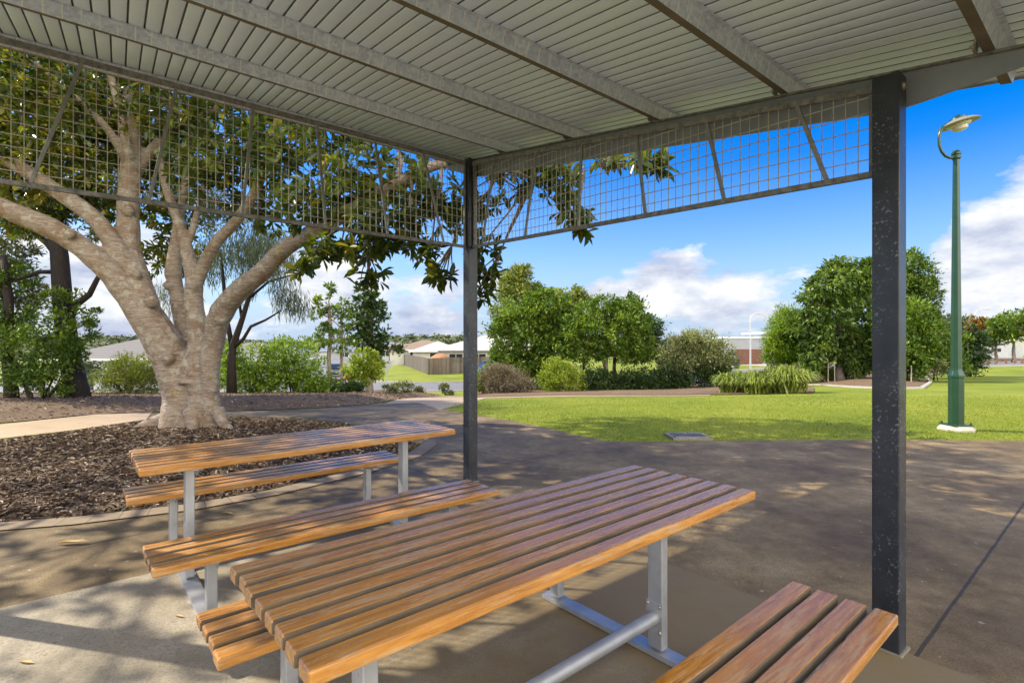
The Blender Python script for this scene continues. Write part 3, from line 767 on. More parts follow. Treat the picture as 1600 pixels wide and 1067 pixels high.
# ------------------------------------------------------------------ vegetation
def unit(a): return a / np.maximum(np.linalg.norm(a, axis=-1, keepdims=True), 1e-9)
def leaf_geo(P, Dv, L, W, fold=.12, droop=.1, simple_=False):
    """P base points, Dv leaf axes, L lengths, W widths -> vertices, faces"""
    n = len(P); up = unit(RNG.normal(size=(n, 3)) * .5 + np.array([0, 0, 1.0]))
    S = unit(np.cross(Dv, up)); N = np.cross(S, Dv); L = L[:, None]; W = W[:, None]
    if simple_:
        V = np.stack([P, P + Dv * L * .45 + S * W * .5, P + Dv * L - N * L * droop, P + Dv * L * .45 - S * W * .5], 1).reshape(-1, 3)
        return V, (np.arange(n)[:, None] * 4 + np.array([0, 1, 2, 3])).astype(np.int32)
    tip = P + Dv * L - N * L * droop
    V = np.stack([P, P + Dv * L * .3 + S * W * .46 + N * W * fold, P + Dv * L * .68 + S * W * .44 + N * W * fold, tip,
                  P + Dv * L * .68 - S * W * .44 + N * W * fold, P + Dv * L * .3 - S * W * .46 + N * W * fold], 1).reshape(-1, 3)
    b = np.arange(n)[:, None] * 6
    Fq = np.concatenate([b + np.array([0, 1, 2, 3]), b + np.array([0, 3, 4, 5])]).astype(np.int32)
    return V, Fq
def crown_points(blobs, size, dens=1.0, clump=.30, fill=.35, perclump=22, aspect=.45):
    """leaf positions in clumps spread through irregular blobs; returns positions and outward directions"""
    Ps, Ds = [], []
    for (x, y, z, rx, ry, rz) in blobs:
        area = 4 * math.pi * ((rx * ry + rx * rz + ry * rz) / 3)
        n = max(60, int(dens * area / (size * size * aspect) * 2.4)); nc = max(5, n // perclump)
        d = unit(RNG.normal(size=(nc, 3))); rad = np.where(RNG.random(nc) < fill, RNG.random(nc) * .8, .72 + .36 * RNG.random(nc))[:, None]
        C = d * rad * np.array([rx, ry, rz])
        k = RNG.integers(0, nc, n); cr = clump * (rx * ry * rz) ** (1 / 3) * (.6 + .8 * RNG.random(nc))
        off = RNG.normal(size=(n, 3)) * cr[k][:, None] * np.array([.6, .6, .42])
        p = C[k] + off
        Ps.append(p + np.array([x, y, z])); Ds.append(unit(unit(p / np.array([rx, ry, rz])) * .55 + unit(off) * .45))
    return np.concatenate(Ps), np.concatenate(Ds)
def foliage(name, blobs, size, mat, parent, dens=1.0, aspect=.45, clump=.3, fill=.35, droop=0., up=.25, simple_=True, perclump=55, spread=.8, floor=True):
    P, D = crown_points(blobs, size, dens, clump, fill, perclump, aspect)
    if floor:
        zmin = rootloc(parent).z if parent is not None else min(b[2] - b[5] for b in blobs)
        ok = P[:, 2] > zmin + .02; P, D = P[ok], D[ok]
    n = len(P)
    Dv = unit(D * (1 - spread * .5) + RNG.normal(size=(n, 3)) * spread * .6 + np.array([0, 0, up - droop]))
    L = size * (.7 + .6 * RNG.random(n)); V, Fq = leaf_geo(P, Dv, L, L * aspect * (.8 + .4 * RNG.random(n)), simple_=simple_)
    off = np.array(rootloc(parent)) if parent is not None else 0
    return link_mesh(name, np_mesh(name, V - off, Fq), mat, parent)
def wiggle(a, b_, n, amt):
    pts = []
    for i in range(n + 1):
        t = i / n; p = Vector(a).lerp(Vector(b_), t)
        if 0 < i < n: p += Vector((random.uniform(-1, 1), random.uniform(-1, 1), random.uniform(-.4, .6))) * amt
        pts.append(p)
    return pts
def tree(name, base, label, cat, blobs, lf, size, r0, bark='bark_mid', fork=.35, dens=1., aspect=.5, group=None, lean=(0, 0), crown='crown', stems=1, twigs=2, **kw):
    """base on the ground; blobs (dx, dy, dz, rx, ry, rz) relative to it"""
    base = Vector(base); t = thing(name, base, label, cat, group); mb = MB()
    top = max(b[2] for b in blobs)
    for s in range(stems):
        o = Vector((random.uniform(-.12, .12), random.uniform(-.12, .12), 0)) * (stems > 1) * 2.5
        hub = base + Vector((lean[0], lean[1], top * fork)) + o * 1.6
        tr = wiggle(base + o - ZU * .1, hub, 4, r0 * .35); mb.tube(tr, [r0 * 1.5, r0 * 1.0, r0 * .9, r0 * .82, r0 * .75], 8)
        mb.tube(wiggle(hub, base + Vector((lean[0] * 1.4, lean[1] * 1.4, top * .95)), 4, r0 * .6), [r0 * .75, r0 * .6, r0 * .4, r0 * .25, r0 * .1], 6)
        for i, (x, y, z, rx, ry, rz) in enumerate(blobs):
            if stems > 1 and i % stems != s: continue
            st = tr[-1].lerp(base + Vector((lean[0] * 1.4, lean[1] * 1.4, top * .95)), clamp((z - rz * .6 - top * fork) / max(top * .6, .1), 0, .8))
            e = base + Vector((x, y, z)); r = r0 * random.uniform(.35, .5)
            mb.tube(wiggle(st, e, 3, r0 * .8), [r, r * .7, r * .45, r * .2], 6)
            for _ in range(twigs):
                q = e + Vector((random.uniform(-1, 1) * rx, random.uniform(-1, 1) * ry, random.uniform(-.6, .9) * rz)) * .8
                mb.tube(wiggle(st.lerp(e, .6), q, 2, r0 * .5), [r * .45, r * .3, r * .1], 5)
    mb.build('trunk', M[bark], t, smooth=True)
    B = [(base.x + x, base.y + y, base.z + z, rx, ry, rz) for x, y, z, rx, ry, rz in blobs]
    foliage(crown, B, size, M[lf], t, dens, aspect, **kw)
    return t
def pxblobs(base, lst):
    """crown lumps given as (photo x, photo y, half width px, half height px[, depth shift]) round a tree standing at base"""
    out = []
    for q in lst:
        px, py, hw, hh = q[:4]; dd = q[4] if len(q) > 4 else 0
        d = base.y + dd; p = at(px, py, d) - Vector(base); rx, rz = hw * d / F * 1.08, hh * d / F * 1.08
        out.append((p.x, p.y, p.z, rx, min(rx, rz) * .5 + rx * .5, rz))
    return out
def shrub(name, base, label, lst, lf, size, cat='shrub', group=None, stems=4, **kw):
    base = Vector(base); t = thing(name, base, label, cat, group)
    B = pxblobs(base, lst); mb = MB()
    for i in range(stems):
        b_ = random.choice(B); e = base + Vector((b_[0], b_[1], b_[2])); mb.tube(wiggle(base + Vector((random.uniform(-.15, .15), random.uniform(-.15, .15), -.05)), e, 3, .06), [.035, .025, .018, .008], 5)
    mb.build('stem', M['bark_dark'], t)
    foliage('foliage', [(base.x + x, base.y + y, base.z + z, a, b, c) for x, y, z, a, b, c in B], size, M[lf], t, **kw)
    return t

# ---- the big pale-barked fig
FS = .93
fb = at(298, 660, 9.85 * FS); fb.z = gz(fb.x, fb.y)
fig = thing('fig_tree', fb, 'huge spreading tree with pale ringed bark and big dark leaves in the mulch', 'tree')
LIMB = [
 [(290, 668, 9.8, .38), (286, 640, 9.8, .335), (281, 600, 9.8, .325), (258, 540, 9.75, .325), (218, 480, 9.65, .265), (179, 430, 9.5, .23), (130, 388, 9.3, .185), (80, 357, 9.1, .18), (30, 336, 8.9, .165), (-40, 308, 8.7, .15), (-150, 280, 8.4, .12), (-260, 250, 8.2, .07)],
 [(236, 500, 9.65, .24), (214, 440, 9.7, .225), (202, 395, 9.8, .205), (200, 340, 9.85, .19), (203, 280, 9.9, .18), (206, 220, 9.95, .165), (207, 150, 10, .15), (208, 60, 10, .13), (215, -60, 10, .10), (230, -160, 10, .05)],
 [(203, 425, 9.7, .20), (172, 372, 9.55, .165), (140, 335, 9.45, .15), (95, 303, 9.3, .135), (45, 270, 9.1, .125), (-10, 238, 8.9, .11), (-90, 190, 8.7, .08), (-180, 130, 8.5, .05)],
 [(205, 262, 9.85, .10), (170, 205, 9.7, .075), (125, 160, 9.5, .065), (70, 112, 9.3, .05), (10, 60, 9, .03)],
 [(203, 250, 9.8, .10), (190, 190, 9.7, .075), (172, 115, 9.5, .06), (150, 30, 9.3, .04)],
 [(208, 275, 10, .12), (240, 232, 10.1, .10), (290, 190, 10.1, .09), (345, 165, 10, .075), (420, 120, 9.7, .05), (500, 80, 9.4, .03)],
 [(314, 668, 9.75, .33), (316, 630, 9.7, .265), (315, 575, 9.7, .235), (310, 520, 9.75, .18), (302, 470, 9.8, .165), (303, 440, 9.8, .15), (293, 395, 9.9, .115), (281, 352, 10, .10), (262, 300, 10.1, .085), (248, 235, 10.1, .06), (250, 160, 10, .04)],
 [(304, 448, 9.8, .125), (320, 412, 9.7, .11), (340, 376, 9.5, .105), (372, 342, 9.3, .095), (405, 285, 9.0, .08), (425, 215, 8.7, .06), (450, 130, 8.4, .04)],
 [(296, 375, 9.95, .07), (305, 345, 9.95, .06), (318, 290, 9.9, .05), (330, 220, 9.8, .035)],
 [(297, 560, 10.1, .17), (285, 500, 10.3, .15), (274, 445, 10.35, .14), (271, 425, 10.35, .155), (274, 395, 10.4, .125), (279, 350, 10.5, .10), (290, 280, 10.6, .07), (300, 200, 10.6, .04)],
 [(332, 668, 9.65, .20), (329, 630, 9.6, .165), (328, 580, 9.55, .165), (334, 530, 9.5, .19), (347, 487, 9.3, .195), (378, 450, 9.0, .17), (410, 425, 8.7, .148), (445, 388, 8.4, .135), (500, 358, 8, .12), (560, 322, 7.7, .105), (620, 288, 7.4, .09), (690, 256, 7.1, .065), (780, 262, 6.9, .045), (860, 285, 6.6, .028), (930, 260, 6.3, .016)],
 [(255, 658, 9.75, .16), (232, 664, 9.65, .12), (205, 674, 9.5, .06)], [(270, 640, 9.65, .20), (262, 662, 9.5, .15), (252, 676, 9.35, .07)],
 [(300, 640, 9.55, .16), (302, 664, 9.4, .12), (303, 675, 9.3, .06)], [(340, 640, 9.5, .14), (350, 662, 9.4, .10), (362, 670, 9.3, .05)],
 [(300, 600, 9.65, .24), (300, 560, 9.7, .16), (305, 525, 9.8, .06)],
]
mb = MB(); limb_pts = []
for L in LIMB:
    pts = [at(px, py, d * FS) for px, py, d, r in L]; rad = [q[3] * FS for q in L]
    # refine with a spline so limbs bend smoothly
    Pn, Rn = [], []
    for i in range(len(pts) - 1):
        p0, p1, p2, p3 = pts[max(i - 1, 0)], pts[i], pts[i + 1], pts[min(i + 2, len(pts) - 1)]
        for k in range(3):
            s = k / 3
            Pn.append(.5 * ((2 * p1) + (p2 - p0) * s + (2 * p0 - 5 * p1 + 4 * p2 - p3) * s * s + (3 * p1 - p0 - 3 * p2 + p3) * s ** 3))
            Rn.append((rad[i] * (1 - s) + rad[i + 1] * s) * random.uniform(.95, 1.06))
    Pn.append(pts[-1]); Rn.append(rad[-1]); mb.tube(Pn, Rn, 12)
    limb_pts += [(p, r) for p, r in zip(Pn, Rn) if p.z > 2.3]
for px, py, dd, r in ((110, 365, 9.02, .10), (213, 430, 9.5, .10), (262, 446, 10.2, .10), (302, 448, 9.68, .10), (236, 470, 9.42, .14), (330, 500, 9.35, .13), (262, 560, 9.45, .13), (345, 500, 9.2, .10), (300, 585, 9.5, .10), (333, 610, 9.48, .08), (200, 330, 9.7, .12), (395, 432, 8.75, .10)):
    q = at(px, py, dd * FS); mb.tube([q - Vector((0, 0, r * .8)), q, q + Vector((.02, 0, r * .8))], [r * .4, r * .95, r * .4], 8)
trunk = mb.build('trunk', M['bark_fig'], fig, smooth=True)
rm = trunk.modifiers.new('join', 'REMESH'); rm.mode = 'VOXEL'; rm.voxel_size = .025; rm.use_smooth_shade = True
sm = trunk.modifiers.new('soften', 'SMOOTH'); sm.iterations = 3; sm.factor = .5
FB = [(20, 150, 8.6, 1.3, .8), (40, 250, 9.4, 1.0, .7), (100, 150, 10, 1.3, .9), (120, 250, 11, 1.2, .7), (160, 180, 11, 1.1, .9), (250, 150, 9.4, 1.0, .8), (255, 260, 11, 1.0, .7), (300, 185, 10.6, 1.2, .8), (330, 265, 9.4, .9, .6), (390, 220, 8.8, 1.1, .8), (410, 330, 10.6, .8, .5),
      (265, 395, 12.2, .8, .7), (245, 330, 12, .9, .7), (470, 245, 8.1, 1.0, .7), (500, 330, 8, .7, .45), (550, 285, 7.6, .9, .6), (560, 375, 7.1, .5, .3), (505, 388, 7.0, .35, .26), (478, 414, 6.6, .2, .17), (600, 350, 7.1, .55, .4), (575, 425, 6.9, .28, .26), (530, 395, 7.4, .3, .2), (600, 385, 6.9, .35, .22),
      (630, 300, 7.5, .7, .5), (652, 385, 6.9, .26, .18), (690, 320, 7.2, .5, .45), (676, 402, 6.7, .26, .2), (690, 430, 6.5, .22, .14), (640, 345, 7, .3, .25), (745, 330, 6.8, .42, .4), (748, 395, 6.6, .22, .25), (765, 430, 6.5, .26, .2), (752, 455, 6.5, .14, .12), (780, 275, 7.0, .6, .3), (830, 280, 6.6, .42, .28), (870, 300, 6.2, .32, .22), (895, 335, 6.0, .18, .16),
      (870, 265, 6.4, .4, .16), (950, 250, 6.2, .30, .13), (1005, 252, 5.9, .20, .14), (1028, 258, 5.8, .10, .12), (905, 352, 5.9, .10, .09), (30, 345, 10, .5, .35), (70, 320, 10.5, .6, .4), (10, 300, 9.5, .5, .4), (120, 310, 11, .6, .5), (170, 320, 11.5, .6, .5),
      (-120, 120, 9, 1.7, 1.2), (-230, 230, 9.5, 1.5, 1.0), (80, 10, 9.6, 1.8, 1.1), (270, 20, 10, 1.8, 1.2), (460, 90, 8.8, 1.5, .9), (620, 190, 8.2, 1.0, .7), (730, 215, 7.7, .9, .4), (200, -150, 10, 2.1, 1.3), (430, -60, 9.2, 1.8, 1.1), (620, 60, 8.8, 1.3, .8), (800, 190, 7.4, .8, .5), (0, -120, 9.5, 1.9, 1.2), (330, -250, 10, 1.8, 1.1), (-350, 150, 9, 1.5, 1.1), (-60, 250, 8.8, .8, .6)]
NSEEN = len(FB)
OUT = [(-9, 4.6, 6.0, 1.3, .7), (-8.4, 6.2, 6.4, 1.2, .7), (-10.6, 3.4, 6.3, 1.3, .7), (-7.6, 5.2, 6.6, 1.0, .6), (-10.8, 5.2, 5.6, 1.2, .7), (-8.6, 3.2, 6.9, 1.0, .6), (-6.6, 5.4, 6.2, .8, .5), (-7.2, 6.6, 6.6, 1.0, .6), (-9.8, 6.4, 5.4, 1.0, .7), (-7.0, 4.4, 6.0, .7, .4), (-3.7, 6.0, 6.0, .9, .5), (-3.0, 5.6, 6.3, .8, .4), (-4.4, 6.6, 6.2, .9, .5), (-2.2, 6.3, 6.1, .9, .5), (-1.0, 6.4, 6.2, .8, .4), (-5.2, 5.4, 6.4, .9, .5), (-4.2, 10, 6.3, 1.1, .6), (-3, 10.2, 6.4, 1.0, .6), (-2, 10, 6.4, .9, .5), (-.6, 10, 6.3, .8, .4), (-4.8, 11, 6.4, 1.2, .6), (-3.6, 11.2, 6.3, 1.2, .6), (-2.3, 11, 6.4, 1.1, .6), (-1.2, 10.8, 6.4, 1.0, .5)]
tw = MB(); CP_, CD_ = [], []
LP = np.array([tuple(p) for p, r in limb_pts])
def in_shelter(P):
    r = P - np.array(NP); det = D1.x * D2.y - D1.y * D2.x
    u = (r[:, 0] * D2.y - r[:, 1] * D2.x) / det; v = (D1.x * r[:, 1] - D1.y * r[:, 0]) / det
    return (u > RU0 - .1) & (u < RU1 + .12) & (v > RV0 - .1) & (v < RV1 + .12) & (P[:, 2] < 2.84 + .165 * v + .35) & (~((v > SPAN + .25) & (P[:, 2] < 2.84 + .165 * v - .25)) & ~((u > .3) & (P[:, 2] < 2.84 + .165 * v - .3)))
for bi, (px, py, d, r, rz) in enumerate(FB + OUT):
    if bi < NSEEN: d *= FS; r *= FS; rz *= FS
    c = at(px, py, d) if bi < NSEEN else Vector((px, py, d)); i = int(((LP - np.array(c)) ** 2).sum(1).argmin()); s = Vector(LP[i])
    tw.tube(wiggle(s, c, 4, .10 * r), [.05 * r ** .5, .035 * r ** .5, .026 * r ** .5, .02 * r ** .5, .01], 6)
    n = max(6, int((122 if bi < NSEEN - 15 else 62 if bi < NSEEN else 95 if bi >= NSEEN + len(OUT) - 8 else 48) * r * r * (.6 + .4 * rz / r)))
    dirs = unit(RNG.normal(size=(n, 3))); rad = RNG.random(n) ** .45
    P = dirs * rad[:, None] * np.array([r, r, rz]) + np.array(c)
    P = P[~in_shelter(P)]
    for q in P[::max(1, len(P) // 10)]:
        tw.tube(wiggle(Vector(c).lerp(s, .25), Vector(q), 3, .06 * r), [.011, .009, .007, .005], 5)
    CP_.append(P); CD_.append(unit((P - np.array(c)) / np.array([r, r, rz]) * .7 + RNG.normal(size=P.shape) * .35 + np.array([0, 0, .1])))
tw.build('branches', M['bark_mid'], fig, smooth=True)
CP_ = np.concatenate(CP_); CD_ = np.concatenate(CD_)
def rosettes(P, D, k, L0, W0):
    n = len(P); a = np.cross(D, np.array([0.3, .2, 1.0])); a = unit(a); b_ = np.cross(D, a); Pp, Dd, LL = [], [], []
    for i in range(k):
        th = 2 * math.pi * (i / k) + RNG.random(n) * .9; ph = R(38) + RNG.random(n) * R(55)
        dv = D * np.cos(ph)[:, None] + (a * np.cos(th)[:, None] + b_ * np.sin(th)[:, None]) * np.sin(ph)[:, None]
        dv = unit(dv + np.array([0, 0, -.28])); keep = RNG.random(n) < .9
        Pp.append((P - D * (RNG.random(n) * .09)[:, None])[keep]); Dd.append(dv[keep]); LL.append((L0 * (.65 + .55 * RNG.random(n)))[keep])
    Pp, Dd, LL = np.concatenate(Pp), np.concatenate(Dd), np.concatenate(LL)
    return leaf_geo(Pp, Dd, LL, LL * W0, .10, .14)
yng = RNG.random(len(CP_)) < np.where(CP_[:, 0] < -5.5, .30, .06)
for nm, sel, mt in (('crown', ~yng, 'lf_fig'), ('young_leaves', yng, 'lf_figy')):
    V, Fq = rosettes(CP_[sel], CD_[sel], 8, .175, .40)
    link_mesh(nm, np_mesh(nm, V - np.array(fb), Fq), M[mt], fig)

# ---- left edge: dark-barked tree with shrubs round it
b1 = GD(118, 13.4)
def BL(base, lst): return pxblobs(base, lst)
t = thing('dark_trunk_tree', b1, 'dark rough-barked tree at the far left with a crooked side limb above the shrubs', 'tree')
mb = MB()
def limb(L, n=8): mb.tube([at(*q[:3]) for q in L], [q[3] for q in L], n)
limb([(126, 640, 13.4, .30), (118, 600, 13.4, .25), (106, 540, 13.4, .23), (98, 470, 13.4, .21), (93, 400, 13.4, .19), (85, 340, 13.4, .16), (88, 240, 13.4, .12), (80, 130, 13.4, .07)])
limb([(103, 490, 13.4, .10), (118, 477, 13.3, .085), (140, 460, 13.2, .075), (150, 440, 13.2, .065), (158, 425, 13.2, .05), (175, 400, 13.2, .03)], 6)
limb([(95, 425, 13.4, .06), (60, 425, 13.2, .05), (28, 436, 13, .035), (0, 430, 13, .02)], 6)
limb([(92, 400, 13.4, .11), (75, 380, 13.6, .09), (50, 362, 13.8, .06), (10, 330, 14, .03)], 6)
mb.build('trunk', M['bark_dark'], t, smooth=True)
foliage('crown', [tuple(at(px, py, d)) + (r, r, rz) for px, py, d, r, rz in ((20, 400, 13.8, .75, .5), (70, 330, 14.5, 1.3, .7), (30, 340, 13.6, .8, .5), (120, 300, 15, 1.5, .8), (20, 220, 14.5, 2, 1.2), (150, 180, 15.5, 2, 1.4), (60, 80, 15, 2.2, 1.5), (0, 460, 13.8, .7, .5), (50, 460, 14.4, .55, .4), (148, 372, 13.6, .3, .2), (-80, 350, 14, 1.4, 1.2), (250, 240, 16, 1.6, 1.2), (330, 330, 17, 1.4, .7))], .15, M['lf_olive'], t, .55, .3, floor=False, droop=.15)
t = thing('dark_stump_tree', GD(24, 13.0), 'short dark trunk at the left edge rising into shrub leaves', 'tree')
mb = MB(); limb([(19, 642, 13, .17), (17, 600, 13, .14), (10, 540, 13, .12), (14, 470, 13, .10), (5, 400, 13, .06)]); mb.build('trunk', M['bark_dark'], t, smooth=True)
foliage('crown', [tuple(at(px, py, d)) + (r, r, rz) for px, py, d, r, rz in ((10, 500, 13.2, .7, .5), (-30, 440, 13.5, .9, .7), (20, 430, 13.2, .5, .4))], .11, M['lf_green'], t, .8, floor=False)
shrub('broadleaf_shrub', GD(60, 12.7), 'tall leafy green shrub at the left edge in front of the dark-barked tree', [(25, 560, 38, 42), (70, 545, 45, 48), (60, 590, 40, 26), (110, 530, 30, 42, .3), (140, 505, 24, 24, .4), (125, 560, 22, 28, .3), (15, 520, 30, 26), (95, 480, 30, 22, .4), (80, 600, 30, 18)], 'lf_green', .10, stems=12, dens=.5, clump=.26)
shrub('rounded_shrub', GD(203, 17.0), 'rounded pale green shrub between the dark trunk and the big tree', [(200, 592, 40, 30), (175, 596, 26, 24), (228, 596, 24, 26), (205, 575, 28, 18)], 'lf_lolive', .10, aspect=.28, dens=.7, clump=.28, up=.5)
# weeping wattle behind the fig
b2 = GD(362, 17.2)
t = thing('weeping_tree', b2, 'thin black-trunked weeping tree with fine hanging grey-green leaves behind the big tree', 'tree'); mb = MB()
limb([(362, 617, 17.2, .17), (362, 560, 17.2, .13), (364, 540, 17.2, .12), (378, 500, 17.1, .09), (392, 455, 17, .07), (400, 410, 17, .04)])
limb([(363, 545, 17.2, .09), (355, 500, 17.3, .07), (350, 450, 17.4, .06), (345, 390, 17.5, .03)], 6); limb([(366, 542, 17.2, .07), (380, 530, 17, .06), (392, 510, 16.9, .05), (415, 500, 16.8, .035), (440, 485, 16.7, .02)], 6)
limb([(378, 500, 17.1, .05), (372, 460, 17.2, .04), (380, 420, 17.2, .03)], 6); limb([(390, 465, 17, .05), (420, 440, 16.8, .035), (455, 430, 16.6, .02)], 6)
mb.build('trunk', M['bark_dark'], t, smooth=True)
P = []
for px, py, d, r, rz in ((400, 400, 17, .9, .8), (440, 445, 16.7, .55, .5), (455, 470, 16.6, .55, .45), (470, 480, 16.5, .3, .35), (420, 400, 16.8, .8, .6), (350, 390, 17.4, 1.0, .6), (330, 420, 17.6, .6, .45), (285, 470, 17.8, .55, .6), (250, 460, 17.8, .35, .5), (410, 370, 17.2, .9, .5), (380, 455, 17.3, .4, .3), (440, 400, 16.8, .5, .4)):
    n = int(420 * r * r); p = unit(RNG.normal(size=(n, 3))) * (RNG.random(n) ** .4)[:, None] * np.array([r, r, rz]); P.append(p + np.array(at(px, py, d)))
P = np.concatenate(P); k = 3; P = np.repeat(P, k, 0) + RNG.normal(size=(len(P) * k, 3)) * np.array([.05, .05, .12])
V, Fq = leaf_geo(P, unit(RNG.normal(size=P.shape) * .35 + np.array([0, 0, -1])), .22 + .14 * RNG.random(len(P)), .016 + .012 * RNG.random(len(P)), simple_=True)
link_mesh('crown', np_mesh('crown', V - np.array(b2), Fq), M['lf_grey'], t)
# bushes right of the fig
shrub('bushy_shrub', GD(398, 18.5), 'bushy green shrub behind the right half of the pale trunk, left of its taller neighbour', [(385, 585, 34, 30), (415, 572, 30, 34), (400, 600, 40, 18), (370, 565, 22, 24), (352, 580, 16, 30)], 'lf_bright', .13, dens=.62, clump=.30, perclump=40)
shrub('bushy_shrub', GD(462, 18.8), 'tall bushy yellow-green shrub left of the two slender trees', [(450, 570, 36, 36), (478, 578, 28, 34), (440, 545, 24, 18), (488, 598, 24, 18), (465, 600, 40, 16)], 'lf_bright', .13, dens=.62, clump=.30, perclump=40)
# slender trees at the bed's far end
b3 = GD(515, 26); tree('slender_tree', b3, 'slender pale-trunked young tree, left of the pair beside the street', 'tree', pxblobs(b3, [(517, 455, 9, 14), (512, 475, 16, 12), (500, 490, 14, 9), (530, 490, 15, 9), (508, 512, 22, 9), (535, 515, 12, 7), (500, 535, 18, 7), (522, 540, 12, 6)]), 'lf_green', .22, .12, fork=.75, dens=.75, clump=.3)
b3 = GD(534, 27); tree('slender_tree', b3, 'slender thin-crowned young tree, right of the pair beside the street', 'tree', pxblobs(b3, [(536, 478, 10, 10), (545, 500, 12, 9), (528, 520, 12, 8), (548, 535, 14, 8), (540, 550, 10, 6)]), 'lf_green', .2, .09, fork=.8, dens=.55)
b3 = GD(577, 29); tree('dark_conical_tree', b3, 'dense dark conical tree behind the lime-green bush', 'tree', pxblobs(b3, [(575, 455, 14, 14), (572, 480, 20, 18), (582, 505, 22, 22), (578, 530, 22, 18), (560, 510, 14, 16), (588, 480, 14, 16), (610, 548, 15, 10), (590, 545, 16, 12)]), 'lf_dark', .26, .2, fork=.5, dens=1.2)
b3 = GD(566, 23); tree('lime_bush', b3, 'bright lime-green bushy small tree in front of the dark conical tree', 'tree', pxblobs(b3, [(570, 575, 24, 20), (555, 582, 18, 16), (585, 585, 16, 15), (570, 558, 14, 10), (560, 598, 16, 8)]), 'lf_yellow', .16, .09, fork=.25, dens=1.2)
shrub('low_green_shrub', GD(520, 21), 'low spreading dark green shrub with rusty tips under the slender trees', [(515, 607, 34, 8), (540, 606, 24, 8), (490, 610, 20, 6), (560, 606, 16, 7)], 'lf_dark', .12, dens=1.3)
shrub('rusty_shrub', GD(505, 22.5), 'orange-tipped shrub at the foot of the left slender tree', [(522, 598, 9, 6), (510, 599, 8, 5)], 'lf_rust', .12, dens=1.2)
shrub('rusty_shrub', GD(546, 22.5), 'orange-tipped shrub at the foot of the right slender tree', [(546, 597, 8, 7)], 'lf_rust', .12, dens=1.2)
shrub('lime_shrub', GD(494, 19.5), 'tiny lime-coloured shrub at the left end of the dark low shrub', [(494, 610, 8, 7)], 'lf_yellow', .09, stems=2)
for px, d, hw, hh, lb in ((612, 27, 15, 11, 'young shrub beside the street sign'), (625, 30, 13, 12, 'young pale shrub just right of the street sign'), (653, 32, 12, 10, 'young round shrub by the road kerb, midway between the sign and the corner post'), (697, 32, 10, 9, 'young round shrub by the road kerb, closest left of the corner post')):
    c = GD(px, d); y = CY - (c.z - HC) * F / d
    shrub('young_shrub', c, lb, [(px, y - hh, hw, hh), (px + hw * .3, y - hh * .7, hw * .7, hh * .6)], 'lf_olive', .16, group='young shrubs along the road', stems=3, dens=.9)
# tree island in the middle
b4 = GD(815, 46); tree('tall_pale_tree', b4, 'tall yellowish tree rising behind the dense green tree in the island', 'tree', pxblobs(b4, [(806, 442, 26, 20), (812, 460, 30, 22), (795, 482, 24, 22), (815, 428, 18, 12), (832, 470, 24, 22), (800, 510, 30, 26)]), 'lf_lolive', .34, .25, dens=1.5)
b4 = GD(885, 44); tree('olive_tree', b4, 'olive-topped tree showing between the two big crowns of the island', 'tree', pxblobs(b4, [(888, 468, 26, 18), (902, 485, 28, 24), (872, 490, 26, 24), (890, 510, 34, 30)]), 'lf_lolive', .32, .2, dens=1.4)
b4 = GD(822, 36); tree('dense_green_tree', b4, 'broad dense dark green tree at the left of the island', 'tree', pxblobs(b4, [(815, 500, 36, 34), (790, 530, 24, 34), (850, 490, 36, 30), (845, 540, 36, 40), (805, 565, 30, 26), (870, 530, 30, 40, .8), (785, 500, 14, 16), (830, 578, 34, 24), (880, 485, 22, 20, .8), (795, 588, 22, 20, .6), (860, 580, 24, 22, .8), (785, 560, 20, 24), (840, 470, 24, 16)]), 'lf_green', .24, .16, bark='bark_dark', fork=.2, dens=1.25, clump=.24)
b4 = GD(947, 34); tree('spreading_tree', b4, 'wide umbrella-shaped green tree with a pale trunk behind the path lamp', 'tree', pxblobs(b4, [(890, 530, 24, 28), (905, 515, 24, 22, -.5), (935, 490, 34, 24), (970, 485, 30, 22), (1000, 505, 26, 26), (960, 520, 40, 28, -.8), (1000, 540, 24, 24, .3), (920, 545, 30, 22), (880, 555, 16, 14), (985, 550, 30, 16), (950, 548, 24, 14, -1)]), 'lf_green', .22, .19, fork=.42, dens=1.15, clump=.25)
b4 = GD(960, 39); tree('dark_round_tree', b4, 'dark leafy tree hidden behind the umbrella-shaped tree, its edge showing on the right', 'tree', pxblobs(b4, [(1010, 520, 22, 32), (1025, 530, 14, 22), (1000, 550, 24, 20), (980, 480, 26, 16), (960, 530, 30, 30)]), 'lf_dark', .24, .17, bark='bark_dark', fork=.3, dens=1.15)
shrub('pale_shrub', GD(876, 32), 'pale yellow-green shrub at the foot of the path lamp', [(872, 585, 26, 22), (890, 594, 20, 16), (858, 597, 16, 14), (870, 568, 14, 10)], 'lf_yellow', .15, dens=1.1)
shrub('dry_shrub', GD(785, 31.5), 'grey half-dead twiggy shrub at the left end of the tree island', [(788, 596, 28, 18), (775, 588, 22, 14), (810, 603, 20, 10)], 'lf_dry', .2, aspect=.12, dens=1.6, stems=9)
shrub('pale_shrub', GD(757, 32.5), 'yellow-green shrub leaning out beside the corner post', [(752, 590, 14, 18), (758, 604, 16, 10)], 'lf_yellow', .15)
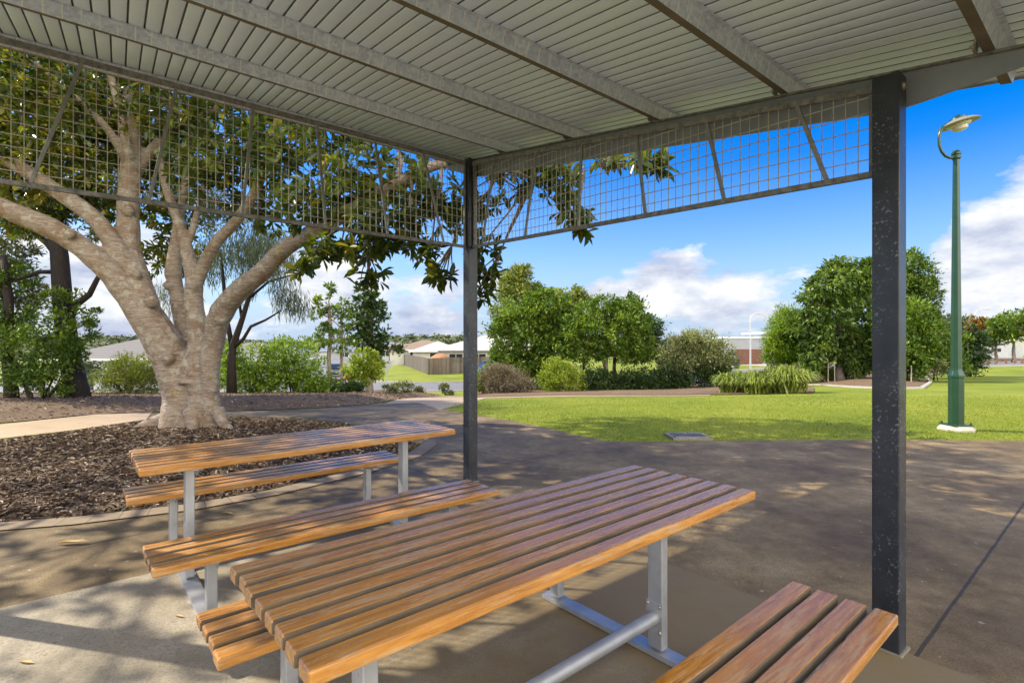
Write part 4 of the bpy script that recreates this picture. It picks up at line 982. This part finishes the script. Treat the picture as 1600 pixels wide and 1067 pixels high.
for i, (px, hw, hh, dd, lb) in enumerate(((930, 20, 13, 33, 'low dark shrub between the path lamp and the pale trunk'), (975, 22, 12, 33, 'low dark shrub right of the pale trunk'), (1015, 22, 12, 33, 'low dark shrub in the middle of the dark row in the island'), (1055, 22, 13, 33, 'low dark shrub below the left side of the olive many-stemmed tree'), (1115, 24, 14, 33, 'low dark shrub under the right side of the olive many-stemmed tree'))):
    c = GD(px, dd); y = CY - (c.z - HC) * F / dd
    hh *= 1.45; hw *= 1.1
    shrub('low_shrub', c, lb, [(px, y - hh, hw, hh), (px - hw * .5, y - hh * .8, hw * .6, hh * .8), (px + hw * .5, y - hh * .8, hw * .6, hh * .8)], 'lf_dark', .14, group='row of low dark shrubs in the tree island', dens=1.1)
b4 = GD(1082, 33.5); tree('olive_multistem_tree', b4, 'small olive-grey tree on several crooked stems in front of the garage house', 'tree', pxblobs(b4, [(1060, 550, 28, 22), (1092, 538, 30, 20), (1118, 555, 24, 24), (1085, 562, 40, 18), (1075, 532, 20, 14), (1112, 576, 28, 16), (1050, 570, 20, 14), (1130, 570, 16, 14)]), 'lf_sage', .2, .08, bark='bark_dark', fork=.3, dens=1.3, stems=3, aspect=.35)
# tussock grasses
def tussock(px, d, hw, hh, n, lb, mat='lf_tuss'):
    c = G(px, d); d = c.y; k = d / F; t = thing('tussock_grass', c, lb, 'grass clump', 'strappy tussocks at the lawn edge')
    P = np.array(c) + np.stack([RNG.normal(size=n) * hw * k * .32, RNG.normal(size=n) * hw * k * .24, RNG.random(n) * .05], 1)
    a = RNG.random(n) * 2 * math.pi; lean_ = (.15 + 1.1 * RNG.random(n)); L = hh * k * (.8 + .75 * RNG.random(n))
    out = np.stack([np.cos(a), np.sin(a), 0 * a], 1) * lean_[:, None]
    d1 = unit(out * .45 + np.array([0, 0, 1])); d2 = unit(out * 1.2 + np.array([0, 0, .35])); d3 = unit(out * 1.2 - np.array([0, 0, .9]))
    S = unit(np.cross(d1, np.array([0, 0, 1]) + RNG.normal(size=(n, 3)) * .2)) * .028
    q0, q1 = P, P + d1 * (L * .55)[:, None]; q2 = q1 + d2 * (L * .35)[:, None]; q3 = q2 + d3 * (L * .3)[:, None]
    V = np.stack([q0 - S, q0 + S, q1 + S, q1 - S, q2 + S * .7, q2 - S * .7, q3 + S * .1, q3 - S * .1], 1).reshape(-1, 3)
    b = np.arange(n)[:, None] * 8
    Fq = np.concatenate([b + np.array(f) for f in ([0, 1, 2, 3], [3, 2, 4, 5], [5, 4, 6, 7])]).astype(np.int32)
    link_mesh('blades', np_mesh('blades', V - np.array(c), Fq), M[mat], t)
tussock(1148, 615.5, 24, 28, 1000, 'dark green strappy tussock, left one of the pair at the lawn edge'); tussock(1188, 615.5, 24, 29, 1000, 'green strappy tussock in the middle of the lawn-edge clumps'); tussock(1232, 614.5, 28, 35, 1200, 'big yellow-green strappy tussock at the right end of the lawn-edge clumps')
tussock(1222, 606, 24, 30, 700, 'taller dry-tipped tussock behind the lawn-edge clumps', 'lf_olive')
# right-hand clump on its mound
b5 = GD(1235, 33); tree('feathery_tree', b5, 'bright feathery green tree at the left of the right-hand clump', 'tree', pxblobs(b5, [(1225, 505, 20, 22), (1215, 530, 20, 26), (1235, 540, 26, 34), (1225, 560, 24, 20), (1250, 510, 20, 28), (1262, 570, 24, 20), (1240, 580, 26, 14), (1285, 585, 26, 10), (1210, 550, 14, 20)]), 'lf_bright', .2, .14, fork=.2, dens=1.3, aspect=.25, bark='bark_dark')
b5 = GD(1313, 31); tree('large_leafed_tree', b5, 'large-leaved drooping green tree with a stout trunk left of the near post', 'tree', pxblobs(b5, [(1325, 432, 32, 24), (1298, 452, 34, 28), (1355, 425, 30, 22), (1280, 480, 30, 26), (1330, 470, 36, 30), (1265, 510, 24, 20), (1300, 520, 36, 26), (1345, 520, 30, 30), (1330, 555, 30, 20), (1360, 450, 22, 26), (1290, 545, 26, 16), (1270, 540, 16, 18), (1340, 575, 28, 16), (1360, 540, 24, 30), (1310, 425, 20, 16), (1345, 430, 22, 20), (1265, 565, 18, 14)]), 'lf_lush', .3, .24, fork=.35, dens=1.8, aspect=.42, droop=.5, clump=.24)
b5 = GD(1412, 34); tree('tall_airy_tree', b5, 'tall airy grey-green tree rising just right of the near post', 'tree', pxblobs(b5, [(1415, 422, 28, 26), (1435, 440, 22, 22), (1405, 450, 24, 24), (1440, 470, 24, 20), (1420, 490, 30, 22), (1410, 520, 30, 30), (1440, 500, 22, 26)]), 'lf_lush', .22, .17, fork=.5, dens=1.5)
b5 = GD(1424, 28.5); tree('staked_tree', b5, 'bushy bright green young tree right of the near post beside pale stakes', 'tree', pxblobs(b5, [(1420, 500, 26, 24), (1440, 520, 24, 26), (1405, 530, 26, 30), (1425, 550, 30, 20), (1395, 500, 24, 28), (1420, 575, 26, 14)]), 'lf_green', .24, .07, fork=.4, dens=1.7, aspect=.4)
for px, d, h, lb in ((1294, 30.4, 1.15, 'pale timber stake, left of the two before the stout trunk'), (1304, 30.2, 1.15, 'pale timber stake right beside the stout trunk'), (1424, 27.9, .95, 'pale timber stake under the bushy young tree right of the near post')):
    c = GD(px, d); mb = MB(); mb.lathe(Vector((0, 0, 0)), [(.03, -.05), (.028, h - .05), (.015, h)], 6); o = tag(mb.build('tree_stake', M['stake']), lb, 'stake', 'tree stakes'); o.location = c
shrub('mound_shrub', GD(1485, 33), 'leafy mid-green shrub left of the park lamp pole', [(1480, 540, 22, 26), (1470, 560, 22, 18), (1490, 572, 20, 12)], 'lf_green', .2, dens=1.2)
shrub('mound_shrub', GD(1460, 31), 'low spreading shrub at the right end of the mulch mound', [(1462, 570, 22, 12), (1440, 575, 14, 8)], 'lf_olive', .16)
shrub('dark_bush', GD(1514, 36), 'round dark bush just behind the park lamp pole', [(1516, 548, 22, 28), (1510, 570, 22, 18), (1525, 545, 14, 20), (1505, 525, 16, 18)], 'lf_dark', .22, dens=1.2)
for px, d, lst, lf, lb in ((1478, 62, [(1475, 510, 16, 14), (1490, 500, 14, 10)], 'lf_grey', 'grey-green tree far behind the lamp pole at left'),
        (1530, 66, [(1515, 508, 18, 12), (1535, 515, 20, 16), (1525, 500, 12, 8)], 'lf_rust', 'rust-tinged small tree far right of the lamp pole'),
        (1556, 64, [(1550, 515, 16, 14), (1540, 530, 14, 10), (1560, 525, 14, 12)], 'lf_olive', 'pale olive tree in front of the red roof'),
        (1584, 60, [(1565, 505, 18, 14), (1590, 500, 24, 16), (1580, 518, 24, 14), (1610, 505, 24, 20), (1565, 525, 14, 9)], 'lf_green', 'spreading tree with a forked pale trunk at the right edge')):
    c = GD(px, d); tree('far_park_tree', c, lb, 'tree', pxblobs(c, lst), lf, .4, .2, fork=.35, dens=1.1, group='park trees at the far right')
shrub('far_shrub', GD(1537, 70), 'small dark shrub at the foot of the far fence', [(1537, 548, 9, 6)], 'lf_dark', .3, stems=2)
# far woods on the hills and across the valley
def woods(name, n, spec, size, mat):
    P = []
    for _ in range(n):
        x, y, z = spec(); k = 5; P.append(np.array([x, y, z]) + RNG.normal(size=(k, 3)) * np.array([1.5, 1.5, .55]) * size * .5)
    P = np.concatenate(P); D = unit(RNG.normal(size=P.shape) * np.array([1, 1, .5]))
    V, Fq = leaf_geo(P, D, size * (.6 + .8 * RNG.random(len(P))), size * .9 * (.6 + .8 * RNG.random(len(P))), simple_=True)
    tag(link_mesh(name, np_mesh(name, V, Fq), M[mat]), kind='stuff')
HV = np.array(hv)
def on_hill():
    k = random.choice((0, 0, 1, 2)); n = 161; i = random.random() * 159; j0 = random.choice((0, 1, 1, 1)); a = k * n * 4 + int(i) * 4 + j0; f = i - int(i); s = random.random()
    p0 = HV[a] * (1 - f) + HV[a + 4] * f; p1 = HV[a + 1] * (1 - f) + HV[a + 5] * f; p = p0 * (1 - s) + p1 * s
    return p[0], p[1], p[2] + random.random() * 1.6
woods('far_wood', 22000, on_hill, 2.2, 'hill')
def valley():
    y = random.uniform(150, 300); x = y * random.uniform(-1.1, .02)
    return x, y, gz(x, y) + random.random() * 2.5
woods('valley_wood', 900, valley, 3.0, 'hill')

# grass blades on the near lawn, bark chips on the beds
def rand_in(poly, n):
    xs = [p[0] for p in poly]; ys = [p[1] for p in poly]; out = []
    while len(out) < n:
        x, y = random.uniform(min(xs), max(xs)), random.uniform(min(ys), max(ys))
        if inside(x, y, poly): out.append((x, y))
    return np.array(out)
gpoly = lawn_edge + gp([(690, 636), (760, 628), (1000, 622), (1300, 622), (1600, 624)])[0:]
gpoly = [tuple(p) for p in gp([(1600, 689.6), (1410, 688.1), (1250, 688.6), (1100, 690.1), (1010, 691.6), (950, 690.6), (905, 681.6), (850, 668.4), (800, 658.4), (740, 648.3), (700, 641), (700, 636), (760, 621), (1000, 617.5), (1300, 617), (1600, 619)])]
Q = rand_in(gpoly, 120000); Q = Q[RNG.random(len(Q)) < np.clip(1.1 - (Q[:, 1] - 7.9) / 12, .04, 1) ** 1.6]
n = len(Q); Z = np.array([gz(x, y) for x, y in Q])
h = .022 + .03 * RNG.random(n); P = np.stack([Q[:, 0], Q[:, 1], Z - .005], 1); D = unit(RNG.normal(size=(n, 3)) * .45 + np.array([0, 0, 1]))
S = unit(np.cross(D, RNG.normal(size=(n, 3)))) * .006
V = np.stack([P - S, P + S, P + D * h[:, None]], 1).reshape(-1, 3)
tag(link_mesh('grass', np_mesh('grass', V, np.arange(3 * n).reshape(-1, 3)), M['blade']), kind='stuff')
def chips(name, poly, n, hgt, w, off):
    Q = rand_in(poly, n); Q = Q[np.abs(Q[:, 0] / np.maximum(Q[:, 1], .1)) < 1.25]; P = np.array([(x, y, gz(x, y) + off + mound(x, y, poly, hgt, w) + random.random() * .018) for x, y in Q])
    a = RNG.random(n) * 2 * math.pi; D = unit(np.stack([np.cos(a), np.sin(a), RNG.normal(size=n) * .28], 1)); n = len(Q); a = RNG.random(n) * 2 * math.pi; D = unit(np.stack([np.cos(a), np.sin(a), RNG.normal(size=n) * .28], 1)); L = .03 + .11 * RNG.random(n) ** 2.2
    V, Fq = leaf_geo(P - D * (L / 2)[:, None], D, L, .008 + .018 * RNG.random(n), .2, .12)
    tag(link_mesh(name, np_mesh(name, V, Fq), M['chip']), kind='stuff')
vis = [p for p in bedA]
chips('bark_chips', bedA, 30000, .03, .6, .02)
chips('bark_chips', [p for p in bedB], 26000, .22, 1.6, .025)
# ------------------------------------------------------------------ houses, fences, cars, street furniture
def house(name, label, cx, cy, w, d, wall_h, rise, ang, wall, roof, over=.5, openings=(), gable=False):
    base = Vector((cx, cy, gz(cx, cy))); t = thing(name, base, label, 'house'); c, s = math.cos(R(ang)), math.sin(R(ang))
    X = Vector((c, s, 0)); Y = Vector((-s, c, 0))
    MB().box(base + ZU * (wall_h / 2 - .3), X * w / 2, Y * d / 2, ZU * (wall_h / 2 + .3)).build('wall', M[wall], t)
    hw, hd = w / 2 + over, d / 2 + over; z0 = wall_h + .02; P = lambda x, y, z: base + X * x + Y * y + ZU * z
    if rise > 0:
        rl = max(hw - hd, 0) if not gable else hw; mb = MB()
        vs = [P(-hw, -hd, z0), P(hw, -hd, z0), P(hw, hd, z0), P(-hw, hd, z0), P(-rl, 0, z0 + rise), P(rl, 0, z0 + rise)]
        if hd > hw and not gable:
            q = hd - hw; vs[4], vs[5] = P(0, -q, z0 + rise), P(0, q, z0 + rise)
            mb.add(vs, [(0, 1, 4), (1, 2, 5, 4), (2, 3, 5), (3, 0, 4, 5), (3, 2, 1, 0)])
        else: mb.add(vs, [(0, 1, 5, 4), (1, 2, 5), (2, 3, 4, 5), (3, 0, 4), (3, 2, 1, 0)])
        mb.build('roof', M[roof], t)
        f = MB()
        for a, b_ in ((0, 1), (1, 2), (2, 3), (3, 0)): f.bar(vs[a] + ZU * -.06, vs[b_] + ZU * -.06, .12, .16)
        f.build('gutter', M['white' if wall != 'greywall' else 'ltgrey'], t)
    else:
        MB().box(base + ZU * (wall_h + .12), X * hw, Y * hd, ZU * .11).build('roof', M[roof], t)
    for (kind, x0, x1, za, zb, mt) in openings:
        y = -d / 2 - .02
        o = MB(); o.box(P((x0 + x1) / 2, y, (za + zb) / 2), X * (x1 - x0) / 2, Y * .035, ZU * (zb - za) / 2)
        if kind == 'window':
            fr = o.build('window', M['white'], t); g = MB(); n = 2
            for i in range(n):
                ww = (x1 - x0 - .12) / n; g.box(P(x0 + .06 + ww * (i + .5), y - .03, (za + zb) / 2), X * (ww / 2 - .03), Y * .012, ZU * ((zb - za) / 2 - .06))
            g.build('pane', M['glass'], fr)
        else:
            if kind == 'garage_door':
                o = MB(); k = 5; hh = (zb - za) / k
                for i in range(k): o.box(P((x0 + x1) / 2, y, za + hh * (i + .5)), X * (x1 - x0) / 2, Y * .03, ZU * (hh / 2 - .012))
            o.build(kind, M[mt], t)
    return t
house('tiled_house', 'low house with a grey tiled hip roof seen left of the big pale trunk', -29.6, 43, 9.5, 8, 2.35, 1.5, 14, 'ltgrey', 'tile', .5, [('door', -3.2, -2.2, 0, 2.0, 'glass'), ('window', -.6, 1.2, .9, 2.0, 'glass')])
house('tiled_house', 'second grey tiled house half hidden behind the pale trunk', -24.5, 50, 9, 8, 2.2, 1.5, -6, 'ltgrey', 'tile', .5, [('window', -1.5, .5, .8, 2.0, 'glass')])
house('white_roof_house', 'white metal-roofed house behind the corner post', -1.2, 68, 15, 10, 2.45, 1.75, -3, 'cream', 'roofwhite', .6, [('window', -6.2, -4.4, .8, 2.0, 'glass'), ('window', 1.5, 3.6, .8, 2.0, 'glass'), ('window', -3.5, -1.6, .8, 2, 'glass')])
house('white_roof_house', 'pale gabled house end between the white roof and the brown one', -11.0, 78, 7, 8, 2.2, 1.4, 8, 'cream', 'roofwhite', .5, [('window', -1.2, .8, .8, 2.0, 'glass')])
house('brown_roof_house', 'brown tiled house beyond the paling fence', -14.2, 86, 10, 9, 2.3, 1.5, 4, 'cream', 'tile_brown', .5, [('window', -2, .5, .8, 2.0, 'glass')])
house('brown_roof_house', 'farthest low brown-roofed house at the end of the fences', -22, 104, 9, 9, 2.2, 1.3, 0, 'ltgrey', 'tile_brown', .5, [('window', -2, .5, .8, 2.0, 'glass')])
for i, (x, y, w, lb) in enumerate(((-42, 128, 12, 'slate-roofed house far down the street at the left'), (-32, 133, 12, 'slate-roofed house far down the street behind the slender trees'), (-54, 124, 11, 'slate-roofed house half hidden behind the yellow-green bushes'))):
    house('slate_roof_house', lb, x, y, w, 9, 2.3, 1.6, random.uniform(-8, 8), 'greywall', 'tile_blue', .5, [('garage_door', -4, -1, 0, 2.0, 'ltgrey'), ('window', 1, 3, .8, 2, 'glass')])
# modern garage house
gx, gy = 30.6, 70.5
t = house('garage_house', 'grey flat-roofed house with a rust-brown garage door between the trees', gx, gy, 5.6, 7, 3.35, 0, -4, 'greywall', 'white', .12, [('garage_door', -1.75, 1.55, 0, 2.0, 'garage')])
b0 = rootloc(t)
MB().abox(b0 + Vector((4.4, 2.2, 1.75)), 3.0, 5, 3.9).build('side_wing', M['cream'], t); MB().abox(b0 + Vector((4.6, 1.8, 4.1)), 4.4, 6.4, .22).build('upper_roof', M['white'], t)
MB().abox(b0 + Vector((3.9, -.33, 1.7)), .9, .08, 2.4).build('window', M['glass'], t)
MB().abox(b0 + Vector((-4.6, 2.5, 1.4)), 4.4, 5, 3.0).build('side_wing', M['ltgrey'], t); MB().abox(b0 + Vector((-4.6, 2.3, 3.05)), 4.8, 5.8, .22).build('upper_roof', M['white'], t)
house('red_roof_house', 'house with a terracotta roof behind the far right park trees', 88, 97, 13, 11, 3.2, 2.6, -8, 'cream', 'tile_red', .6, [('window', -4, -1, .8, 2.2, 'glass')])
# fences
def fence(label, line, h, board, mat, name='paling_fence'):
    b = Vector((*line[0], gz(*line[0]))); t = thing(name, b, label, 'fence'); mb = MB(); ps = MB()
    for (x0, y0), (x1, y1) in zip(line, line[1:]):
        L = math.hypot(x1 - x0, y1 - y0); n = int(L / board); dx, dy = (x1 - x0) / L, (y1 - y0) / L
        for i in range(n):
            s = (i + .5) * board; x, y = x0 + dx * s, y0 + dy * s; z = gz(x, y)
            mb.box((x, y, z + h / 2), Vector((dx, dy, 0)) * board * .44, Vector((-dy, dx, 0)) * .012, ZU * (h / 2 + random.uniform(-.015, .02)))
        for i in range(int(L / 2.4) + 1):
            x, y = x0 + dx * i * 2.4, y0 + dy * i * 2.4; z = gz(x, y); ps = MB(); ps.abox((x - dy * .06, y + dx * .06, z + h / 2 - .05), .1, .1, h); ps.build('post', M[mat], t)
    mb.build('palings', M[mat], t)
fence('weathered paling fence turning a corner on the sunny grass slope', [(-18.5, 87), (-13.2, 70), (-8.9, 56), (4.5, 63)], 1.75, .15, 'palings')
fence('farther paling fence beyond the parked white car', [(-23, 98), (-15.5, 92), (-14.5, 86)], 1.75, .15, 'palings')
fence('pale grey boundary fence far off behind the right-hand park trees', [(62, 78), (78, 80)], 1.8, .2, 'ltgrey', 'boundary_fence')
mb = MB(); c = Vector((-8.2, 60, gz(-8.2, 60))); 
mb.lathe(Vector((0, 0, 0)), [(1.6, -.2), (1.45, 1.0), (1.1, 1.75), (.5, 2.1), (.05, 2.15)], 14); 
o = tag(mb.build('soil_heap', M['soil'], smooth=True), 'heap of orange soil showing over the paling fence', 'soil heap'); o.location = c
# cars
def car(label, loc, ang, paint, w=1.8, L=4.3, h=1.45, van=False):
    t = thing('parked_car', loc, label, 'car', 'cars parked in the streets')
    t.rotation_euler = (0, 0, R(ang)); ROOT[t.name] = Vector((0, 0, 0))
    hl = L / 2; n = []
    side = [(-hl, .35), (-hl, .75), (-hl + .12, .92), (-hl + 1.0, .98), (-hl + 1.05, .98), (hl - .7, 1.0), (hl - .05, .9), (hl, .55), (hl - .05, .3)]
    mb = MB(); mb.prism([(x, -w / 2, z) for x, z in side], (0, w, 0)); body = mb.build('body', M[paint], t, bevel=.08, seg=2)
    cab = [(-hl + .95, .97), (-hl + 1.75, h - .03), (-hl + 1.95, h), (hl - 1.1, h), (hl - .9, h - .04), (hl - .25, .97)]
    cm = MB(); a = [Vector((x, -w / 2 + .08 + (.12 if z > 1.1 else 0), z)) for x, z in cab]; b_ = [Vector((p.x, -p.y, p.z)) for p in a]; k = len(a)
    cm.add(a + b_, [tuple(range(k)), tuple(range(2 * k - 1, k - 1, -1))] + [(i, k + i, k + (i + 1) % k, (i + 1) % k) for i in range(k)])
    cm.build('windows', M['glass'], t, bevel=.03)
    MB().abox((.25, 0, h + .005), L * .36, w - .55, .03).build('roof', M[paint], t, bevel=.012)
    for sx in (-hl + .8, hl - .8):
        for sy in (-1, 1):
            wh = MB(); wh.lathe((sx, sy * (w / 2 - .1), .32), [(.2, -.11), (.32, -.09), (.32, .09), (.2, .11)], 16, axis=(0, 1, 0)); wo = wh.build('wheel', M['tyre'], t)
            rim = MB(); rim.lathe((sx, sy * (w / 2 + .005), .32), [(.19, -.02), (.19, .015), (.05, .022)], 12, axis=(0, sy, 0)); rim.build('rim', M['ltgrey'], wo)
    for sy in (-.62, .62):
        MB().abox((-hl - .005, sy, .68), .06, .34, .14).build('headlight', M['lens'], t, bevel=.02)
        MB().abox((hl - .02, sy, .78), .06, .3, .16).build('taillight', M['red'], t, bevel=.02)
def ground(x, y, off=.02): return Vector((x, y, gz(x, y) + off))
car('dark navy car parked at the street side behind the slender trees', ground(-20.0, 59.5), 112 + 180, 'carnavy')
car('white car parked by the farther paling fence', ground(-16.2, 82.5), 120, 'carwhite')
car('bright blue car partly hidden behind the dense green tree and the corner post', ground(-2.05, 49, .0), 25, 'carblue', h=1.6)
car('blue car standing beside the garage house', ground(34.4, 67), 80, 'carnavy')
# street sign, light poles, bollards, bins
def sign(label, c, h, tri):
    t = thing('road_sign', c, label, 'road sign'); mb = MB(); mb.tube([c, c + ZU * h], .03, 8); mb.build('pole', M['lightpole'], t)
    s = MB(); z = h - .3
    s.prism([c + Vector((-.42, -.04, z + .36)), c + Vector((.42, -.04, z + .36)), c + Vector((0, -.04, z - .36))], (0, .012, 0)); s.build('sign_plate', M['ltgrey'], t)
sign('bare back of a triangular give-way sign beside the street corner', GD(605, 33.5), 2.1, True)
def street_light(label, c, h, arm, lean):
    t = thing('street_light', c, label, 'street light', 'tall street lights')
    a = MB(); a.tube([c, c + ZU * h * .5, c + ZU * h * .9, c + Vector((arm * .12, 0, h * .965)), c + Vector((arm * .4, 0, h * .995)), c + Vector((arm * .8, 0, h * 1.005))], [.10, .08, .065, .055, .05, .045], 8); a.build('pole', M['lightpole'], t, auto=40)
    hd = MB(); e = c + Vector((arm * .95, 0, h * 1.003)); hd.abox(e, .75, .26, .13); hd.build('lamp_head', M['ltgrey'], t, bevel=.04)
c = GD(1172.5, 56); street_light('tall curved street light in front of the rust-brown garage door', c, 5.85, .95, 0)
c = GD(1523, 78); street_light('distant curved street light above the far right park trees', c, 7.2, 1.9, 0)
for px, lb in ((1544, 'leftmost'), (1557, 'second from left'), (1571.5, 'third from left'), (1584.5, 'fourth from left, beside the forked pale trunk'), (1597, 'last at the right edge')):
    c = GD(px, 57); mb = MB(); mb.lathe((0, 0, 0), [(.12, -.1), (.12, .28), (.06, .38)], 8)
    o = tag(mb.build('timber_bollard', M['bollard']), 'red-brown timber bollard on the far mulch strip, ' + lb, 'bollard', 'timber bollards at the far right'); o.location = c
c = GD(145, 19.5); mb = MB(); mb.lathe((0, 0, 0), [(.055, -.05), (.055, .30), (.04, .33)], 8); o = tag(mb.build('timber_bollard', M['bollard']), 'lone dark red bollard left of the rounded pale shrub', 'bollard'); o.location = c
c = GD(86, 16.5); mb = MB(); mb.lathe((0, 0, 0), [(.11, -.1), (.105, 1.1), (.08, 1.15)], 8)
c = GD(1556.5, 74); t = thing('letterbox', c, 'small dark letterbox on a post by the far driveway', 'letterbox'); MB().abox(c + ZU * .5, .12, .12, 1.0).build('post', M['tyre'], t); MB().abox(c + ZU * 1.2, .9, .6, .5).build('box', M['tyre'], t, bevel=.05)
for px, d, lb in ((1145, 50, 'small white marker post left of the street light'), (1042, 48, 'small white marker post seen through the stems of the olive tree')):
    c = GD(px, d); mb = MB(); mb.abox((0, 0, .4), .2, .16, .9); mb.abox((0, 0, .88), .26, .2, .08); o = tag(mb.build('marker_post', M['white'], bevel=.02), lb, 'marker post', 'white marker posts'); o.location = c
c = GD(1150, 58); t = thing('wheelie_bin', c, 'dark bin left of the garage door', 'bin'); mb = MB(); mb.add([(c.x + x * s, c.y + y * s, c.z + z) for z, s in ((.08, .8), (1.0, 1.0)) for x, y in ((-.3, -.35), (.3, -.35), (.3, .35), (-.3, .35))], [(3, 2, 1, 0), (4, 5, 6, 7), (0, 1, 5, 4), (1, 2, 6, 5), (2, 3, 7, 6), (3, 0, 4, 7)]); mb.build('body', M['binlid'], t); MB().abox(c + ZU * 1.04, .66, .78, .07).build('lid', M['binlid'], t, bevel=.02)

# ------------------------------------------------------------------ light, sky, camera
EL, SD = R(43), Vector((.975, -.222, 0)).normalized()
sun = bpy.data.lights.new('sun', 'SUN'); sun.energy = SUN_E; sun.angle = R(.53); sun.color = (1, .91, .75)
so_ = bpy.data.objects.new('sun', sun); COL.objects.link(so_); trav = Vector((SD.x * math.cos(EL), SD.y * math.cos(EL), -math.sin(EL)))
so_.rotation_euler = trav.to_track_quat('-Z', 'Y').to_euler(); so_.location = (-20, 5, 20)
w = bpy.data.worlds.new('World'); scene.world = w; w.use_nodes = True; nt = w.node_tree
bg = nt.nodes['Background']; sky = nd(nt, 'ShaderNodeTexSky'); sky.sky_type = 'NISHITA'; sky.sun_disc = False; sky.sun_elevation = EL
az = math.atan2(-SD.x, -SD.y); sky.sun_rotation = az; sky.air_density = 1.0; sky.dust_density = .6; sky.ozone_density = 2.5; sky.altitude = 50
hs = nd(nt, 'ShaderNodeHueSaturation'); hs.inputs['Hue'].default_value = .517; hs.inputs['Saturation'].default_value = SKY_SAT; hs.inputs['Value'].default_value = SKY_VAL; lk(nt, sky.outputs[0], hs.inputs['Color'])
tc = nd(nt, 'ShaderNodeTexCoord'); sx = nd(nt, 'ShaderNodeSeparateXYZ'); lk(nt, tc.outputs['Generated'], sx.inputs[0]); ez = sx.outputs[2]
mp = nd(nt, 'ShaderNodeMapping'); mp.inputs['Scale'].default_value = (1, 1, 2.3); mp.inputs['Location'].default_value = (3.1, 1.4, .2); lk(nt, tc.outputs['Generated'], mp.inputs['Vector']); cv = mp.outputs['Vector']
n1 = noise(nt, cv, 4.4, 10, .58, .2); n2 = noise(nt, cv, 9, 7, .6, .3)
# where the banks of cloud stand: low round the horizon, a big one towards the right
bias = ramp(nt, ez, [(0, .52), (.08, .50), (.15, .43), (.24, .31), (.42, .22), (1, .2)])
def lump(px, py, rad, amt):
    d = Vector(((px - CX) / F, 1, -(py - CY) / F)).normalized(); v = nd(nt, 'ShaderNodeVectorMath'); v.operation = 'DISTANCE'; v.inputs[1].default_value = d; lk(nt, tc.outputs['Generated'], v.inputs[0])
    m_ = nd(nt, 'ShaderNodeMapRange'); m_.interpolation_type = 'SMOOTHSTEP'; m_.inputs[1].default_value = 0; m_.inputs[2].default_value = rad; m_.inputs[3].default_value = amt; m_.inputs[4].default_value = 0; lk(nt, v.outputs['Value'], m_.inputs[0]); return m_.outputs[0]
b_ = bias
for q in ((1620, 320, .17, .34), (1600, 430, .16, .16), (1060, 455, .15, .24), (1200, 445, .15, .22), (655, 470, .15, .24), (940, 452, .06, .18), (500, 430, .15, .26), (200, 460, .18, .30), (1550, 470, .14, .12), (1265, 420, .06, .14), (980, 365, .05, .10), (1300, 330, .25, -.10), (900, 400, .10, -.08)):
    b_ = math_(nt, 'ADD', b_, lump(*q))
def fill_lump(v3, rad, amt):
    v = nd(nt, 'ShaderNodeVectorMath'); v.operation = 'DISTANCE'; v.inputs[1].default_value = Vector(v3).normalized(); lk(nt, tc.outputs['Generated'], v.inputs[0])
    m_ = nd(nt, 'ShaderNodeMapRange'); m_.interpolation_type = 'SMOOTHSTEP'; m_.inputs[1].default_value = 0; m_.inputs[2].default_value = rad; m_.inputs[3].default_value = amt; m_.inputs[4].default_value = 0; lk(nt, v.outputs['Value'], m_.inputs[0]); return m_.outputs[0]
behind = math_(nt, 'ADD', fill_lump((.2, -1, .55), 1.25, .55), fill_lump((1, -.35, .6), .9, .35))  # unseen clouds added behind and right of the camera as fill light
b_ = math_(nt, 'ADD', b_, behind)
dens = math_(nt, 'ADD', math_(nt, 'ADD', n1, math_(nt, 'MULTIPLY', n2, .28)), math_(nt, 'SUBTRACT', b_, .64))
mask = ramp(nt, dens, [(.53, 0), (.585, .6), (.66, 1)])
shade = math_(nt, 'ADD', math_(nt, 'MULTIPLY', noise(nt, cv, 6.5, 8, .6), .8), math_(nt, 'MULTIPLY', n2, .4))
cc = ramp(nt, shade, [(.45, tuple(CLOUD * x for x in (.50, .57, .80))), (.57, tuple(CLOUD * x for x in (.78, .84, .98))), (.70, tuple(CLOUD * x for x in (1.15, 1.16, 1.17)))])
cc = mixc(nt, ramp(nt, behind, [(.05, 0), (.4, 1)]), cc, tuple(CLOUD * x * 4.4 for x in (1.2, 1.14, 1.02)))  # those added clouds are far brighter than the visible ones, for fill
air = mixc(nt, ramp(nt, ez, [(0, .92), (.06, .80), (.16, .35), (.30, 0)]), hs.outputs[0], tuple(CLOUD * x for x in (.50, .68, 1.0)))
lk(nt, mixc(nt, mask, air, cc), bg.inputs['Color']); bg.inputs['Strength'].default_value = SKY_STR
cam = bpy.data.cameras.new('camera'); co = bpy.data.objects.new('camera', cam); COL.objects.link(co)
cam.sensor_width = 36; cam.lens = 36 * F / 1600; cam.clip_start = .05; cam.clip_end = 3000
co.location = (0, 0, HC); co.rotation_euler = (R(90), 0, 0); scene.camera = co
scene.view_settings.view_transform = 'Standard'; scene.view_settings.look = 'None'; scene.view_settings.exposure = EXPOSURE; scene.view_settings.gamma = 1
scene.render.engine = 'CYCLES'; scene.cycles.max_bounces = 6; scene.cycles.diffuse_bounces = 3; scene.cycles.glossy_bounces = 2; scene.cycles.transmission_bounces = 3; scene.cycles.transparent_max_bounces = 8
